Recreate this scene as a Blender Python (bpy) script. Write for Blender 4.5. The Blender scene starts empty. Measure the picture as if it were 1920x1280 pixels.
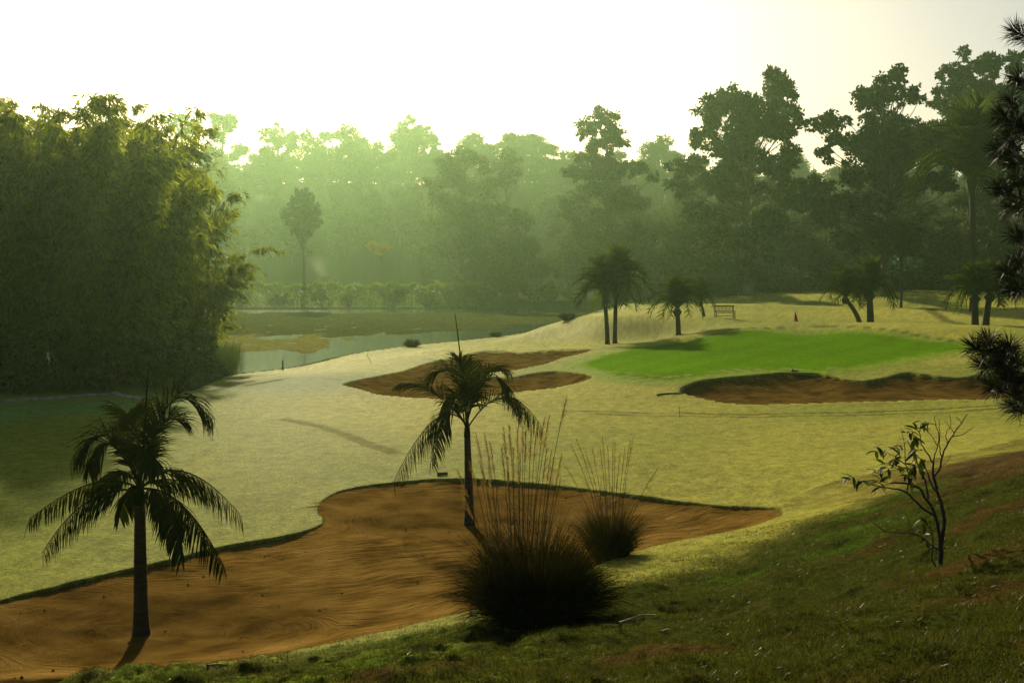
import bpy, math, random
import numpy as np
from mathutils import Vector, Matrix

R = math.radians
scene = bpy.context.scene
COL = scene.collection
rng = np.random.default_rng(11)
random.seed(11)

# ------------------------------------------------------------------ camera
CAM_Z, FPX, PITCH = 5.0, 1867.0, R(3.62)
cam_data = bpy.data.cameras.new('camera')
cam_data.lens = 35.0
cam_data.sensor_width = 36.0
cam_data.clip_start = 0.1
cam_data.clip_end = 3000
cam = bpy.data.objects.new('camera', cam_data)
COL.objects.link(cam)
cam.location = (0, 0, CAM_Z)
cam.rotation_euler = (R(90) - PITCH, 0, 0)
scene.camera = cam

# ------------------------------------------------------------------ sky, sun, exposure
SUN_AZ, SUN_EL = R(-13.0), R(24.0)          # azimuth from +Y (negative = to the left)
world = bpy.data.worlds.new('World')
scene.world = world
world.use_nodes = True
wn = world.node_tree.nodes
bg = wn['Background']
sky = wn.new('ShaderNodeTexSky')
sky.sky_type = 'NISHITA'
sky.sun_disc = False
sky.sun_elevation = SUN_EL
sky.sun_rotation = SUN_AZ
sky.altitude = 0
sky.air_density = 1.0
sky.dust_density = 2.6
sky.ozone_density = 0.4
wtint = wn.new('ShaderNodeMix'); wtint.data_type = 'RGBA'; wtint.blend_type = 'MULTIPLY'; wtint.inputs[0].default_value = 1
wtint.inputs[7].default_value = (1.0, .91, .79, 1)          # thin warm overcast
world.node_tree.links.new(sky.outputs[0], wtint.inputs[6])
world.node_tree.links.new(wtint.outputs[2], bg.inputs['Color'])
bg.inputs['Strength'].default_value = 0.057

sun_data = bpy.data.lights.new('sun', 'SUN')
sun_data.energy = 5.0
sun_data.angle = R(1.2)
sun_data.color = (1.0, 0.86, 0.58)
sun = bpy.data.objects.new('sun', sun_data)
COL.objects.link(sun)
SUN_DIR = Vector((math.sin(SUN_AZ) * math.cos(SUN_EL), math.cos(SUN_AZ) * math.cos(SUN_EL), math.sin(SUN_EL)))
sun.rotation_euler = SUN_DIR.to_track_quat('Z', 'Y').to_euler()
sun.location = (-30, 60, 60)

scene.view_settings.view_transform = 'Standard'
scene.view_settings.look = 'None'
scene.view_settings.exposure = 0.92
HAZE_D, HAZE_G = .00031, .78
scene.view_settings.gamma = 1.0
scene.view_settings.use_curve_mapping = False
scene.render.engine = 'CYCLES'
cy = scene.cycles
cy.max_bounces = 6
cy.diffuse_bounces = 3
cy.glossy_bounces = 2
cy.transmission_bounces = 3
cy.volume_bounces = 0
cy.transparent_max_bounces = 6
cy.use_denoising = True
cy.use_adaptive_sampling = True
cy.adaptive_threshold = 0.02
cy.sample_clamp_indirect = 5
cy.caustics_reflective = False
cy.caustics_refractive = False

# ------------------------------------------------------------------ small tools
def ray(px, py):
    u, v = (px - 960) / FPX, -(py - 640) / FPX
    return np.array([u, math.cos(PITCH) + v * math.sin(PITCH), -math.sin(PITCH) + v * math.cos(PITCH)])

def at(px, py, d):
    r = ray(px, py)
    return np.array([0, 0, CAM_Z]) + r * (d / r[1])

def on(px, py, z):
    r = ray(px, py)
    return np.array([0, 0, CAM_Z]) + r * ((z - CAM_Z) / r[2])

def sstep(a, b, x):
    t = np.clip((x - a) / (b - a), 0, 1)
    return t * t * (3 - 2 * t)

_perm = np.random.default_rng(3).permutation(512).astype(np.int64)
_gang = np.random.default_rng(4).uniform(0, 2 * np.pi, 512)
_gx, _gy = np.cos(_gang), np.sin(_gang)

def pnoise(x, y):
    xi, yi = np.floor(x).astype(np.int64), np.floor(y).astype(np.int64)
    xf, yf = x - xi, y - yi
    def g(ix, iy, dx, dy):
        h = _perm[(_perm[ix & 511] + iy) & 511]
        return _gx[h] * dx + _gy[h] * dy
    u = xf * xf * xf * (xf * (xf * 6 - 15) + 10)
    v = yf * yf * yf * (yf * (yf * 6 - 15) + 10)
    a = g(xi, yi, xf, yf); b = g(xi + 1, yi, xf - 1, yf)
    c = g(xi, yi + 1, xf, yf - 1); d = g(xi + 1, yi + 1, xf - 1, yf - 1)
    return (a + (b - a) * u) + ((c + (d - c) * u) - (a + (b - a) * u)) * v

def fbm(x, y, octs=4, gain=0.5):
    s, amp = 0, 1.0
    for _ in range(octs):
        s = s + amp * pnoise(x, y)
        x, y, amp = x * 2.03 + 17.1, y * 2.03 - 9.7, amp * gain
    return s

def smooth_poly(pts, n=6):
    P = np.array(pts, float)[:, :2]
    out = []
    N = len(P)
    for i in range(N):
        p0, p1, p2, p3 = P[i - 1], P[i], P[(i + 1) % N], P[(i + 2) % N]
        for k in range(n):
            t = k / n
            out.append(0.5 * ((2 * p1) + (-p0 + p2) * t + (2 * p0 - 5 * p1 + 4 * p2 - p3) * t * t + (-p0 + 3 * p1 - 3 * p2 + p3) * t ** 3))
    return np.array(out)

def sdist(poly, x, y, pad=8.0):
    """signed distance to a polygon (negative inside); far points get +pad"""
    x = np.asarray(x, float); y = np.asarray(y, float)
    out = np.full(x.shape, pad)
    lo, hi = poly.min(0) - pad, poly.max(0) + pad
    m = (x > lo[0]) & (x < hi[0]) & (y > lo[1]) & (y < hi[1])
    if not m.any():
        return out
    X, Y = x[m], y[m]
    best = np.full(X.shape, 1e9); ins = np.zeros(X.shape, bool)
    A = poly; B = np.roll(poly, -1, 0)
    for (ax, ay), (bx, by) in zip(A, B):
        ex, ey = bx - ax, by - ay
        wx, wy = X - ax, Y - ay
        t = np.clip((wx * ex + wy * ey) / (ex * ex + ey * ey + 1e-12), 0, 1)
        best = np.minimum(best, (wx - ex * t) ** 2 + (wy - ey * t) ** 2)
        if ay != by:
            c = ((ay > Y) != (by > Y)) & (X < ex * (Y - ay) / (by - ay) + ax)
            ins ^= c
    d = np.sqrt(best)
    out[m] = np.where(ins, -d, d)
    return out

def mesh_np(name, V, faces, smooth=False):
    """faces: list of int arrays (m,3) or (m,4)"""
    me = bpy.data.meshes.new(name)
    V = np.ascontiguousarray(V, dtype=np.float32)
    faces = [np.asarray(f, dtype=np.int32) for f in faces if len(f)]
    loops = np.concatenate([f.ravel() for f in faces])
    tot = np.concatenate([np.full(len(f), f.shape[1], np.int32) for f in faces])
    start = np.concatenate([[0], np.cumsum(tot)[:-1]]).astype(np.int32)
    me.vertices.add(len(V)); me.vertices.foreach_set('co', V.ravel())
    me.loops.add(len(loops)); me.loops.foreach_set('vertex_index', loops)
    me.polygons.add(len(tot)); me.polygons.foreach_set('loop_start', start)
    me.update(calc_edges=True)
    me.polygons.foreach_set('use_smooth', np.full(len(tot), smooth, bool))
    return me

def add(name, me, mat=None, parent=None, loc=None, rot=None, scale=None):
    o = bpy.data.objects.new(name, me)
    if mat is not None and me is not None and len(me.materials) == 0:
        me.materials.append(mat)
    COL.objects.link(o)
    if parent is not None:
        o.parent = parent
    if loc is not None: o.location = loc
    if rot is not None: o.rotation_euler = rot
    if scale is not None: o.scale = scale if hasattr(scale, '__len__') else (scale,) * 3
    return o

def tag(o, label=None, cat=None, group=None, kind=None):
    if label: o['label'] = label
    if cat: o['category'] = cat
    if group: o['group'] = group
    if kind: o['kind'] = kind
    return o

def thing(name, loc, label, cat, group=None, rz=0.0):
    o = add(name, None, loc=tuple(loc), rot=(0, 0, rz))
    o.empty_display_size = 0.2
    return tag(o, label, cat, group)

class MB:
    """collects vertices and faces for one mesh"""
    def __init__(s): s.V, s.Q, s.T, s.n = [], [], [], 0
    def put(s, V, Q=None, T=None):
        V = np.asarray(V, float).reshape(-1, 3)
        if Q is not None and len(Q): s.Q.append(np.asarray(Q) + s.n)
        if T is not None and len(T): s.T.append(np.asarray(T) + s.n)
        s.V.append(V); s.n += len(V)
    def tube(s, pts, rad, k=6, cap=True):
        P = np.asarray(pts, float); n = len(P)
        rad = np.broadcast_to(np.asarray(rad, float), (n,))
        T = np.gradient(P, axis=0); T /= np.linalg.norm(T, axis=1)[:, None] + 1e-9
        ref = np.array([0, 1.0, 0.1]) if abs(T[0][1]) < 0.9 else np.array([1.0, 0, 0])
        U = np.cross(T, ref); U /= np.linalg.norm(U, axis=1)[:, None] + 1e-9
        W = np.cross(T, U)
        a = np.arange(k) * 2 * np.pi / k
        V = P[:, None] + rad[:, None, None] * (np.cos(a)[None, :, None] * U[:, None] + np.sin(a)[None, :, None] * W[:, None])
        i = np.arange(n - 1)[:, None] * k; j = np.arange(k)[None]
        j2 = (j + 1) % k
        Q = np.stack([i + j, i + j2, i + k + j2, i + k + j], -1).reshape(-1, 4)
        V = V.reshape(-1, 3)
        if cap:
            V = np.vstack([V, P[-1] + T[-1] * rad[-1] * 0.3])
            b = (n - 1) * k
            Tt = np.stack([b + np.arange(k), b + (np.arange(k) + 1) % k, np.full(k, n * k)], -1)
            s.put(V, Q, Tt)
        else:
            s.put(V, Q)
    def leaves(s, C, D, N, L, W):
        """rhombic leaf per row: base C, direction D, side N"""
        L = np.broadcast_to(L, (len(C),))[:, None]; W = np.broadcast_to(W, (len(C),))[:, None]
        V = np.stack([C, C + D * L * 0.45 + N * W * 0.5, C + D * L, C + D * L * 0.45 - N * W * 0.5], 1)
        i = np.arange(len(C))[:, None] * 4
        s.put(V.reshape(-1, 3), i + np.arange(4)[None])
    def box(s, c, size, rot=None):
        v = np.array([[x, y, z] for x in (-.5, .5) for y in (-.5, .5) for z in (-.5, .5)]) * np.array(size)
        if rot is not None: v = v @ np.array(rot).T
        s.put(v + np.array(c), [[0, 1, 3, 2], [4, 6, 7, 5], [0, 4, 5, 1], [2, 3, 7, 6], [0, 2, 6, 4], [1, 5, 7, 3]])
    def mesh(s, name, smooth=False):
        V = np.vstack(s.V)
        f = []
        if s.Q: f.append(np.vstack(s.Q))
        if s.T: f.append(np.vstack(s.T))
        return mesh_np(name, V, f, smooth)

def unit(v):
    v = np.asarray(v, float)
    return v / (np.linalg.norm(v, axis=-1, keepdims=True) + 1e-9)

def rand_dirs(n, r=None):
    v = (r or rng).normal(size=(n, 3))
    return unit(v)

# ------------------------------------------------------------------ materials
def new_mat(name):
    m = bpy.data.materials.new(name); m.use_nodes = True
    nt = m.node_tree; nt.nodes.clear()
    out = nt.nodes.new('ShaderNodeOutputMaterial')
    return m, nt, out

def leaf_mat(name, col, trans=0.35, var=0.35, rough=0.6, spec=0.03, tcol=None):
    m, nt, out = new_mat(name); N = nt.nodes; Lk = nt.links
    tcol = tuple(.78 * c for c in (tcol or (col[0] * 1.7, col[1] * 1.5, col[2] * 0.8))); col = tuple(.78 * c for c in col)
    geo = N.new('ShaderNodeNewGeometry')
    mr = N.new('ShaderNodeMapRange'); mr.inputs[3].default_value = 1 - var; mr.inputs[4].default_value = 1 + var
    Lk.new(geo.outputs['Random Per Island'], mr.inputs[0])
    oi = N.new('ShaderNodeObjectInfo')
    mo = N.new('ShaderNodeMapRange'); mo.inputs[3].default_value = .70; mo.inputs[4].default_value = 1.30
    Lk.new(oi.outputs['Random'], mo.inputs[0])
    mm = N.new('ShaderNodeMath'); mm.operation = 'MULTIPLY'; Lk.new(mr.outputs[0], mm.inputs[0]); Lk.new(mo.outputs[0], mm.inputs[1])
    mr = mm
    mul = N.new('ShaderNodeMix'); mul.data_type = 'RGBA'; mul.blend_type = 'MULTIPLY'; mul.inputs[0].default_value = 1
    mul.inputs[6].default_value = (*col, 1)
    Lk.new(mr.outputs[0], mul.inputs[7])
    p = N.new('ShaderNodeBsdfPrincipled')
    p.inputs['Roughness'].default_value = rough
    p.inputs['Specular IOR Level'].default_value = spec
    Lk.new(mul.outputs[2], p.inputs['Base Color'])
    t = N.new('ShaderNodeBsdfTranslucent')
    m2 = N.new('ShaderNodeMix'); m2.data_type = 'RGBA'; m2.blend_type = 'MULTIPLY'; m2.inputs[0].default_value = 1
    m2.inputs[6].default_value = (*(tcol or (col[0] * 1.7, col[1] * 1.5, col[2] * 0.8)), 1)
    Lk.new(mr.outputs[0], m2.inputs[7])
    Lk.new(m2.outputs[2], t.inputs['Color'])
    mx = N.new('ShaderNodeMixShader'); mx.inputs[0].default_value = trans
    Lk.new(p.outputs[0], mx.inputs[1]); Lk.new(t.outputs[0], mx.inputs[2])
    Lk.new(mx.outputs[0], out.inputs[0])
    return m

def plain_mat(name, col, rough=0.7, spec=0.3, nscale=8.0, var=0.3, bump=0.3, stretch=(1, 1, 1)):
    m, nt, out = new_mat(name); N = nt.nodes; Lk = nt.links
    tc = N.new('ShaderNodeTexCoord'); mp = N.new('ShaderNodeMapping'); mp.inputs['Scale'].default_value = stretch
    Lk.new(tc.outputs['Object'], mp.inputs[0])
    no = N.new('ShaderNodeTexNoise'); no.inputs['Scale'].default_value = nscale; no.inputs['Detail'].default_value = 6
    Lk.new(mp.outputs[0], no.inputs[0])
    cr = N.new('ShaderNodeMapRange'); cr.inputs[1].default_value = 0.3; cr.inputs[2].default_value = 0.7
    cr.inputs[3].default_value = 1 - var; cr.inputs[4].default_value = 1 + var
    Lk.new(no.outputs[0], cr.inputs[0])
    mul = N.new('ShaderNodeMix'); mul.data_type = 'RGBA'; mul.blend_type = 'MULTIPLY'; mul.inputs[0].default_value = 1
    mul.inputs[6].default_value = (*col, 1); Lk.new(cr.outputs[0], mul.inputs[7])
    p = N.new('ShaderNodeBsdfPrincipled'); p.inputs['Roughness'].default_value = rough
    p.inputs['Specular IOR Level'].default_value = spec
    Lk.new(mul.outputs[2], p.inputs['Base Color'])
    if bump:
        b = N.new('ShaderNodeBump'); b.inputs['Strength'].default_value = bump; b.inputs['Distance'].default_value = 0.03
        Lk.new(no.outputs[0], b.inputs['Height']); Lk.new(b.outputs[0], p.inputs['Normal'])
    Lk.new(p.outputs[0], out.inputs[0])
    return m
# ------------------------------------------------------------------ the lie of the land
CP = []            # control points (x, y, z)
def cd(px, py, d): CP.append(tuple(at(px, py, d)))
def cz(px, py, z): CP.append(tuple(on(px, py, z)))
for a in [(200, 1275, 10), (400, 1280, 8.8), (700, 1280, 7.5), (960, 1280, 5.6), (1300, 1280, 5.2), (1600, 1280, 4.8), (1900, 1280, 4.5),
          (700, 1195, 12), (500, 1232, 11.2), (330, 1260, 10.5), (850, 1160, 12.6), (1000, 1172, 10.5), (1000, 1112, 13.6),
          (1200, 1032, 16.5), (1350, 1003, 17.6), (1465, 968, 20), (1300, 1190, 7.8), (1500, 1130, 9.3), (1760, 1062, 9.5),
          (1900, 1040, 8.6), (1900, 905, 14), (1900, 855, 20), (1900, 800, 31), (1600, 900, 22.5), (1500, 960, 19.5),
          (1700, 960, 14), (1400, 1060, 13.2), (1150, 1120, 11.8), (265, 1185, 14.2), (600, 1100, 16.1), (0, 1120, 15.6)]:
    cd(*a)
for a in [(1100, 680, .3), (1290, 712, .5), (1440, 697, .55), (1600, 690, .6), (1760, 660, .8), (1500, 627, 1.15), (1300, 638, 1.0),
          (1700, 638, 1.1), (1180, 655, .6), (1487, 648, 1.0), (1350, 675, .72), (1500, 606, 1.75), (1600, 609, 1.75), (1400, 614, 1.6),
          (1300, 627, 1.2), (1700, 619, 1.6), (1800, 638, 1.2), (1040, 632, .3), (1150, 636, .42), (1240, 630, .65), (1080, 599, 1.6),
          (1150, 600, 1.7), (1240, 598, 1.78), (1357, 597, 1.8), (1250, 575, 1.95), (1340, 569, 2.2), (1500, 572, 2.15), (1690, 578, 2.0),
          (1860, 582, 1.85), (1060, 600, .3), (1110, 582, .5), (1920, 745, .03), (1910, 772, .08), (1860, 701, .5), (1990, 698, .5), (860, 648, -.12), (920, 643, -.05), (800, 655, -.12), (960, 640, 0), (1500, 757, 0), (1800, 750, 0.02), (1340, 752, 0), (880, 980, 0)]:
    cz(*a)
cd(1500, 549, 150); cd(1430, 560, 141); cd(1750, 553, 140)
CP += [(-15, 25, 0), (-6, 25, 0), (0, 26, 0), (6, 26, .05), (12, 28, .2), (-18, 35, 0), (-8, 36, 0), (0, 36, 0), (10, 35, 0),
       (18, 36, .04), (25, 36, .12), (-12, 48, .2), (-20, 44, -.15), (-9, 48, .15), (0, 50, 0), (-5, 58, -.1), (0, 62, 0), (3, 67, .12),
       (-12, 60, -.3), (-8, 72, -.35), (-2, 82, -.3), (5, 92, .1), (22, 80, 1.15), (27, 80, 1.2), (33, 80, 1.2), (30, 128, 1.0), (14, 135, .8), (55, 125, 1.2),
       (-60, 190, 0), (0, 200, .3), (60, 185, 3), (-60, 230, 2), (0, 240, 3), (60, 230, 6), (120, 200, 8), (120, 120, 3), (60, 100, 2),
       (-25, 52, .0), (-30, 60, 0), (-22, 64, -.1), (-40, 45, 0), (-50, 80, 0), (-60, 130, 0), (-120, 120, 2), (-60, 20, 0), (-30, 20, 0), (-30, 5, .8),
       (0, 0, 3.35), (-8, 3, 2.2), (8, 3, 3.9), (0, -10, 4.4), (-20, -5, 2.2), (20, 0, 5), (20, 13, 3.3), (25, 25, 1.3), (45, 40, 1), (60, 10, 5), (-60, -30, 3), (60, -40, 7),
       (9, 85, 1.75), (10, 91, 1.75), (13, 86, 1.8), (14, 92, 1.85), (5.5, 90, 1.1), (17, 90, 1.85), (-200, 100, 4), (220, 100, 8), (-200, 300, 8), (220, 300, 12), (-200, -60, 5), (220, -60, 12), (0, 330, 6), (-14, 12, .35)]
CP = np.array(CP)

def _tps_k(r2): return 0.5 * r2 * np.log(r2 + 1e-9)
_n = len(CP); _S = 0.05
_K = _tps_k(((CP[:, None, :2] - CP[None, :, :2]) ** 2).sum(-1) * _S ** 2) + np.eye(_n) * 2e-5
_P = np.hstack([np.ones((_n, 1)), CP[:, :2] * _S])
_A = np.block([[_K, _P], [_P.T, np.zeros((3, 3))]])
_w = np.linalg.solve(_A, np.concatenate([CP[:, 2], np.zeros(3)]))

def macro(x, y):
    x = np.asarray(x, float); y = np.asarray(y, float)
    z = _w[-3] + _w[-2] * x * _S + _w[-1] * y * _S
    for (cx, cy_, _), w in zip(CP, _w[:_n]):
        z = z + w * _tps_k(((x - cx) ** 2 + (y - cy_) ** 2) * _S ** 2)
    r = np.hypot(x, y)
    z = np.where(r > 260, z * np.clip(1 - (r - 260) / 200, 0.2, 1) , z)
    hill = (40 - 11 * sstep(-40, 60, x)) * sstep(222, 395, y + 0.0002 * x * x) * (1 + 0.10 * np.sin(x / 41.0 + 1) + 0.06 * np.sin(x / 17.0))
    return z + hill

# outlines of bunkers, green, lake (traced on the ground, in metres)
def pz(pts, z): return [on(px, py, z) for px, py in pts]
B1 = smooth_poly(pz([(-330, 1190), (-150, 1160), (0, 1117), (180, 1067), (400, 1017), (540, 994), (598, 978), (606, 966), (596, 950), (612, 930), (662, 914), (760, 903),
                     (860, 899), (960, 902), (1080, 909), (1200, 921), (1330, 937), (1420, 949), (1465, 964)], 0.0)
                 + [at(*a) for a in [(1440, 985, 18.9), (1350, 1003, 17.7), (1200, 1032, 16.6), (1000, 1112, 13.7), (850, 1160, 12.7), (700, 1195, 12.1), (500, 1232, 11.3),
                                     (330, 1260, 10.6), (150, 1290, 10.0), (-150, 1330, 10.0), (-400, 1290, 11)]])
B2 = smooth_poly(pz([(646, 723), (716, 704), (760, 692), (797, 677), (841, 668), (872, 662), (904, 658), (944, 657), (972, 661), (1013, 659), (1060, 657), (1097, 659),
                     (1108, 665), (1091, 670), (1060, 675), (1029, 684), (997, 689), (960, 694), (915, 697), (893, 701), (915, 707), (963, 706), (997, 702), (1029, 701),
                     (1060, 703), (1091, 710), (1107, 718), (1097, 724), (1060, 731), (1013, 735), (966, 738), (904, 744), (840, 748), (779, 747), (747, 744), (710, 741), (676, 733)], 0.03))
B3 = smooth_poly([on(px, py, z) for px, py, z in [(1275, 741, .05), (1300, 732, .12), (1350, 718, .3), (1420, 706, .45), (1480, 700, .5), (1540, 702, .5), (1600, 708, .5), (1650, 704, .55),
                     (1700, 698, .55), (1750, 703, .5), (1800, 705, .5), (1860, 701, .5), (1920, 698, .5), (2020, 698, .5), (2060, 715, .3),
                     (2020, 738, .05), (1920, 745, .03), (1800, 749, .02), (1700, 752, 0), (1600, 755, 0), (1500, 757, 0), (1400, 757, 0), (1335, 751, 0), (1300, 746, .03)]])
GREEN = smooth_poly([on(px, py, z) for px, py, z in [(1098, 682, .3), (1130, 697, .33), (1160, 707, .4), (1210, 712, .45), (1290, 711, .5), (1370, 701, .53), (1440, 695, .55), (1520, 695, .57), (1600, 689, .6), (1690, 674, .7),
                     (1760, 661, .8), (1810, 654, .9), (1780, 647, .95), (1700, 637, 1.1), (1600, 630, 1.13), (1500, 627, 1.15), (1400, 630, 1.1), (1300, 638, 1.0), (1230, 646, .8), (1180, 655, .6), (1130, 668, .4)]])
LAKE = smooth_poly(pz([(345, 735), (400, 712), (440, 703), (540, 691), (600, 678), (660, 664), (760, 650), (860, 640), (940, 631), (1000, 621), (1050, 607), (1085, 594), (1118, 583), (1130, 579),
                       (1105, 577.5), (960, 578), (700, 579), (360, 581), (200, 582), (100, 590), (240, 606), (330, 622), (372, 640), (385, 660), (380, 690), (355, 712)], -0.5), 4)
MUD = smooth_poly(pz([(350, 628), (440, 627), (520, 632), (570, 626), (620, 628), (650, 636), (668, 646), (640, 655), (560, 658), (450, 661), (390, 655)], -0.45), 4)
WEED = smooth_poly(pz([(300, 588), (700, 586), (1000, 585.5), (1105, 586), (1080, 597), (1000, 607), (900, 614), (800, 619), (700, 626), (640, 628), (560, 624), (440, 628), (350, 632)], -0.45), 4)
STRIP = smooth_poly(pz([(-200, 765), (0, 752), (120, 747), (230, 745), (300, 752), (330, 768), (200, 776), (0, 792), (-200, 800)], 0), 4)
DIRT = smooth_poly([at(*a) for a in [(1560, 915, 21), (1640, 890, 22), (1760, 868, 22.5), (1880, 838, 25), (2050, 820, 28), (2050, 880, 17), (1900, 895, 16), (1760, 905, 17.5), (1640, 920, 19)]], 4)

def sand_z(x, y, sd, m=None, depth=0.22, w=1.6, lip=0.13):
    m = macro(x, y) if m is None else m
    if depth < 0:                                   # flat floor at z = depth with a steep sand face up to the lip
        return depth + (m - lip - depth) * np.exp(-np.maximum(-sd, 0) / w)
    return m - lip - depth * (1 - np.exp(-np.maximum(-sd, 0) / w))

BUNK = [(B1, 0.24, 1.5, 0.030), (B2, -.30, 1.3, 0.045), (B3, -.26, 1.6, 0.06)]

def land(x, y, full=False):
    """height of the turf sheet (it dives under the sand sheets)"""
    x = np.asarray(x, float); y = np.asarray(y, float)
    m = macro(x, y)
    z = m.copy()
    # tufty unevenness
    z += 0.05 * fbm(x * 0.35, y * 0.35, 3) * sstep(2, 8, y)
    rough_w = 1 - sstep(0.25, 0.9, 1.35 - m) if False else sstep(0.45, 1.1, m) * (1 - sstep(18, 26, y))
    z += rough_w * sstep(3.0, -1.0, x) * .15 * np.abs(fbm(x * 1.7, y * 2.4, 3))
    z += rough_w * (0.16 * fbm(x * .8, y * .8, 4) + 0.02 * pnoise(x * 9, y * 9))
    z += 0.010 * fbm(x * 3.0, y * 3.0, 3) * (1 - sstep(50, 90, y))
    sl = sdist(LAKE, x, y, 12.0)
    shore = sstep(7, 0.0, sl)
    z = z * (1 - shore) + (-0.42) * shore * 1.0
    z = np.where((sl > 0) & (y > 30), np.maximum(z, -.41), z)
    inl = sl < 0.3
    bed = -0.5 - 0.4 * sstep(0.3, -2.5, sl)
    sm, sw = sdist(MUD, x, y, 6), sdist(WEED, x, y, 6)
    flat = np.maximum(sstep(1.8, -1.8, sm + 3.0 * fbm(x * .3, y * .12, 3)), sstep(2.5, -2.5, sw - 3.0 + 5.0 * fbm(x * .2, y * .09, 3)))
    bed = bed * (1 - flat) + flat * (-0.455 + 0.11 * fbm(x * .35, y * .2, 4))
    z = np.where(sl < 0, np.minimum(bed, -0.36), z)
    sds = []
    for poly, dep, w, lip in BUNK:
        sd = sdist(poly, x, y, 4.0) + 0.035 * pnoise(x * 2.5, y * 2.5)
        sds.append(sd)
        s = sand_z(x, y, sd, m, dep, w, lip * (1 + 2.0 * pnoise(x * .7 + 7, y * .7)))
        t = sstep(-0.02, 0.13, -sd)
        z = z + 0.02 * np.exp(-(sd / 0.5) ** 2) * (sd > 0)
        z = z * (1 - t) + (s - 0.25) * t
    sg = sdist(GREEN, x, y, 6.0)
    # tyre tracks of a cart across the fairway
    if full:
        return z, m, sl, sm, sw, sds, sg
    return z

def hit(px, py, dmin=3.0, dmax=450.0, sand=True):
    r = ray(px, py); d = np.concatenate([np.arange(dmin, 30, .02), np.arange(30, 130, .1), np.arange(130, dmax, .5)])
    x = r[0] / r[1] * d; z = CAM_Z + r[2] / r[1] * d
    h = top(x, d)
    k = np.argmax(z <= h)
    return np.array([x[k], d[k], h[k]])

def top(x, y):
    """visible ground: turf or sand"""
    x = np.asarray(x, float); y = np.asarray(y, float)
    z = land(x, y)
    m = macro(x, y)
    for poly, dep, w, lip in BUNK:
        sd = sdist(poly, x, y, 4.0)
        z = np.where(sd < 0, np.maximum(z, sand_z(x, y, sd, m, dep, w, lip)), z)
    return z
def topz(x, y): return float(top(np.array([x]), np.array([y]))[0])

# ---- one sheet of land: rings round the viewpoint, finer towards the photographed side
ds = [0.0, 0.6, 1.2]
while ds[-1] < 520:
    d = ds[-1]
    ds.append(d + min(max(0.045, d * d * 1.5 / 9335), 6.0) if d > 3 else d + 0.15)
ds = np.array(ds)
az = np.concatenate([np.linspace(-180, -36, 60)[:-1], np.linspace(-36, 36, 620), np.linspace(36, 180, 60)[1:-1]])
azr = np.radians(az)
nA, nD = len(az), len(ds)
GX = ds[:, None] * np.sin(azr)[None]; GY = ds[:, None] * np.cos(azr)[None]
gx, gy = GX.ravel(), GY.ravel()
gz, gm, gsl, gsm, gsw, gsds, gsg = land(gx, gy, True)
gi = np.arange(nD * nA).reshape(nD, nA)
gnext = np.roll(gi, -1, 1)
GQ = np.stack([gi[:-1], gnext[:-1], gnext[1:], gi[1:]], -1).reshape(-1, 4)

def mixc(c, new, t):
    return c * (1 - t[:, None]) + np.array(new)[None] * t[:, None]

big = fbm(gx * .06 + 3, gy * .06, 3); mid = fbm(gx * .4, gy * .4, 3); fine = fbm(gx * 2.2, gy * 2.2, 3)
C = np.tile(np.array([.275, .27, .048]), (len(gx), 1))
C = mixc(C, (.165, .195, .032), np.clip(.35 + 1.1 * big + .25 * mid, 0, 1))
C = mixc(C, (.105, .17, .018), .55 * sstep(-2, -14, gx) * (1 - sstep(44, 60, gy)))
dew = np.ones(len(gx))
# banks and hillocks left a little greener
hk = np.exp(-(((gx + 10.5) / 6) ** 2 + ((gy - 47) / 4.5) ** 2))
C = mixc(C, (.08, .125, .03), np.clip(hk * 1.0, 0, .8))
# clean green strip by the bamboo
st = sstep(.5, -.8, sdist(STRIP, gx, gy, 6) + .3 * mid)
C = mixc(C, (.13, .24, .06), st * .9)
# rough slope in front
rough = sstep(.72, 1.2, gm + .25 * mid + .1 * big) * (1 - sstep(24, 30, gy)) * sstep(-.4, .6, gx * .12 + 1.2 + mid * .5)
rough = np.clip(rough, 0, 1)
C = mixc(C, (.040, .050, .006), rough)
moss = rough * sstep(2.0, -1.5, gx) * sstep(.0, .35, fbm(gx * 1.6, gy * 1.6, 3) + .25)
C = mixc(C, (.13, .18, .016), moss * .85)
greenp = rough * sstep(.05, .4, fbm(gx * .5 + 31, gy * .9, 3)) * sstep(1.9, 1.3, gm)
C = mixc(C, (.055, .12, .006), greenp * .8)
def soil_at(x, y, m):
    return sstep(.12, .44, fbm(x * .30 + 9, y * .75 - .25 * x, 4) + .10 * fbm(x * 2.2, y * 2.2, 3)) * sstep(1.1, 1.7, m)
soil = rough * soil_at(gx, gy, gm)
C = mixc(C, (.060, .036, .009), soil * .85)
dirt = sstep(.8, -.8, sdist(DIRT, gx, gy, 5) + .6 * mid + .3 * fine)
C = mixc(C, (.075, .045, .018), dirt * .85)
dew *= 1 - .80 * np.maximum(rough, dirt)
# putting green with bare seams at its front edge
g = sstep(.45, -.45, gsg + .5 * mid)
seam = (gsg > -1.6) & (gsg < .6)
bare = g * sstep(1.3, .3, np.abs(gsg + .45)) * sstep(.05, .25, pnoise(gx * 1.3, gy * 3.1)) * sstep(52, 46, gy)
C = mixc(C, (.14, .215, .012), .8 * sstep(1.6, .9, gsg + .3 * mid))
C = mixc(C, (.085, .185, .0004), g)
C = np.where((g > .5)[:, None], C * (1 + .22 * big + .05 * np.sin((gx * .8 - gy * .6) * 2.4) + .08 * mid)[:, None] , C)
C = mixc(C, (.26, .23, .10), np.clip(bare, 0, 1) * .9)
dew = dew * (1 - .95 * g)
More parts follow.
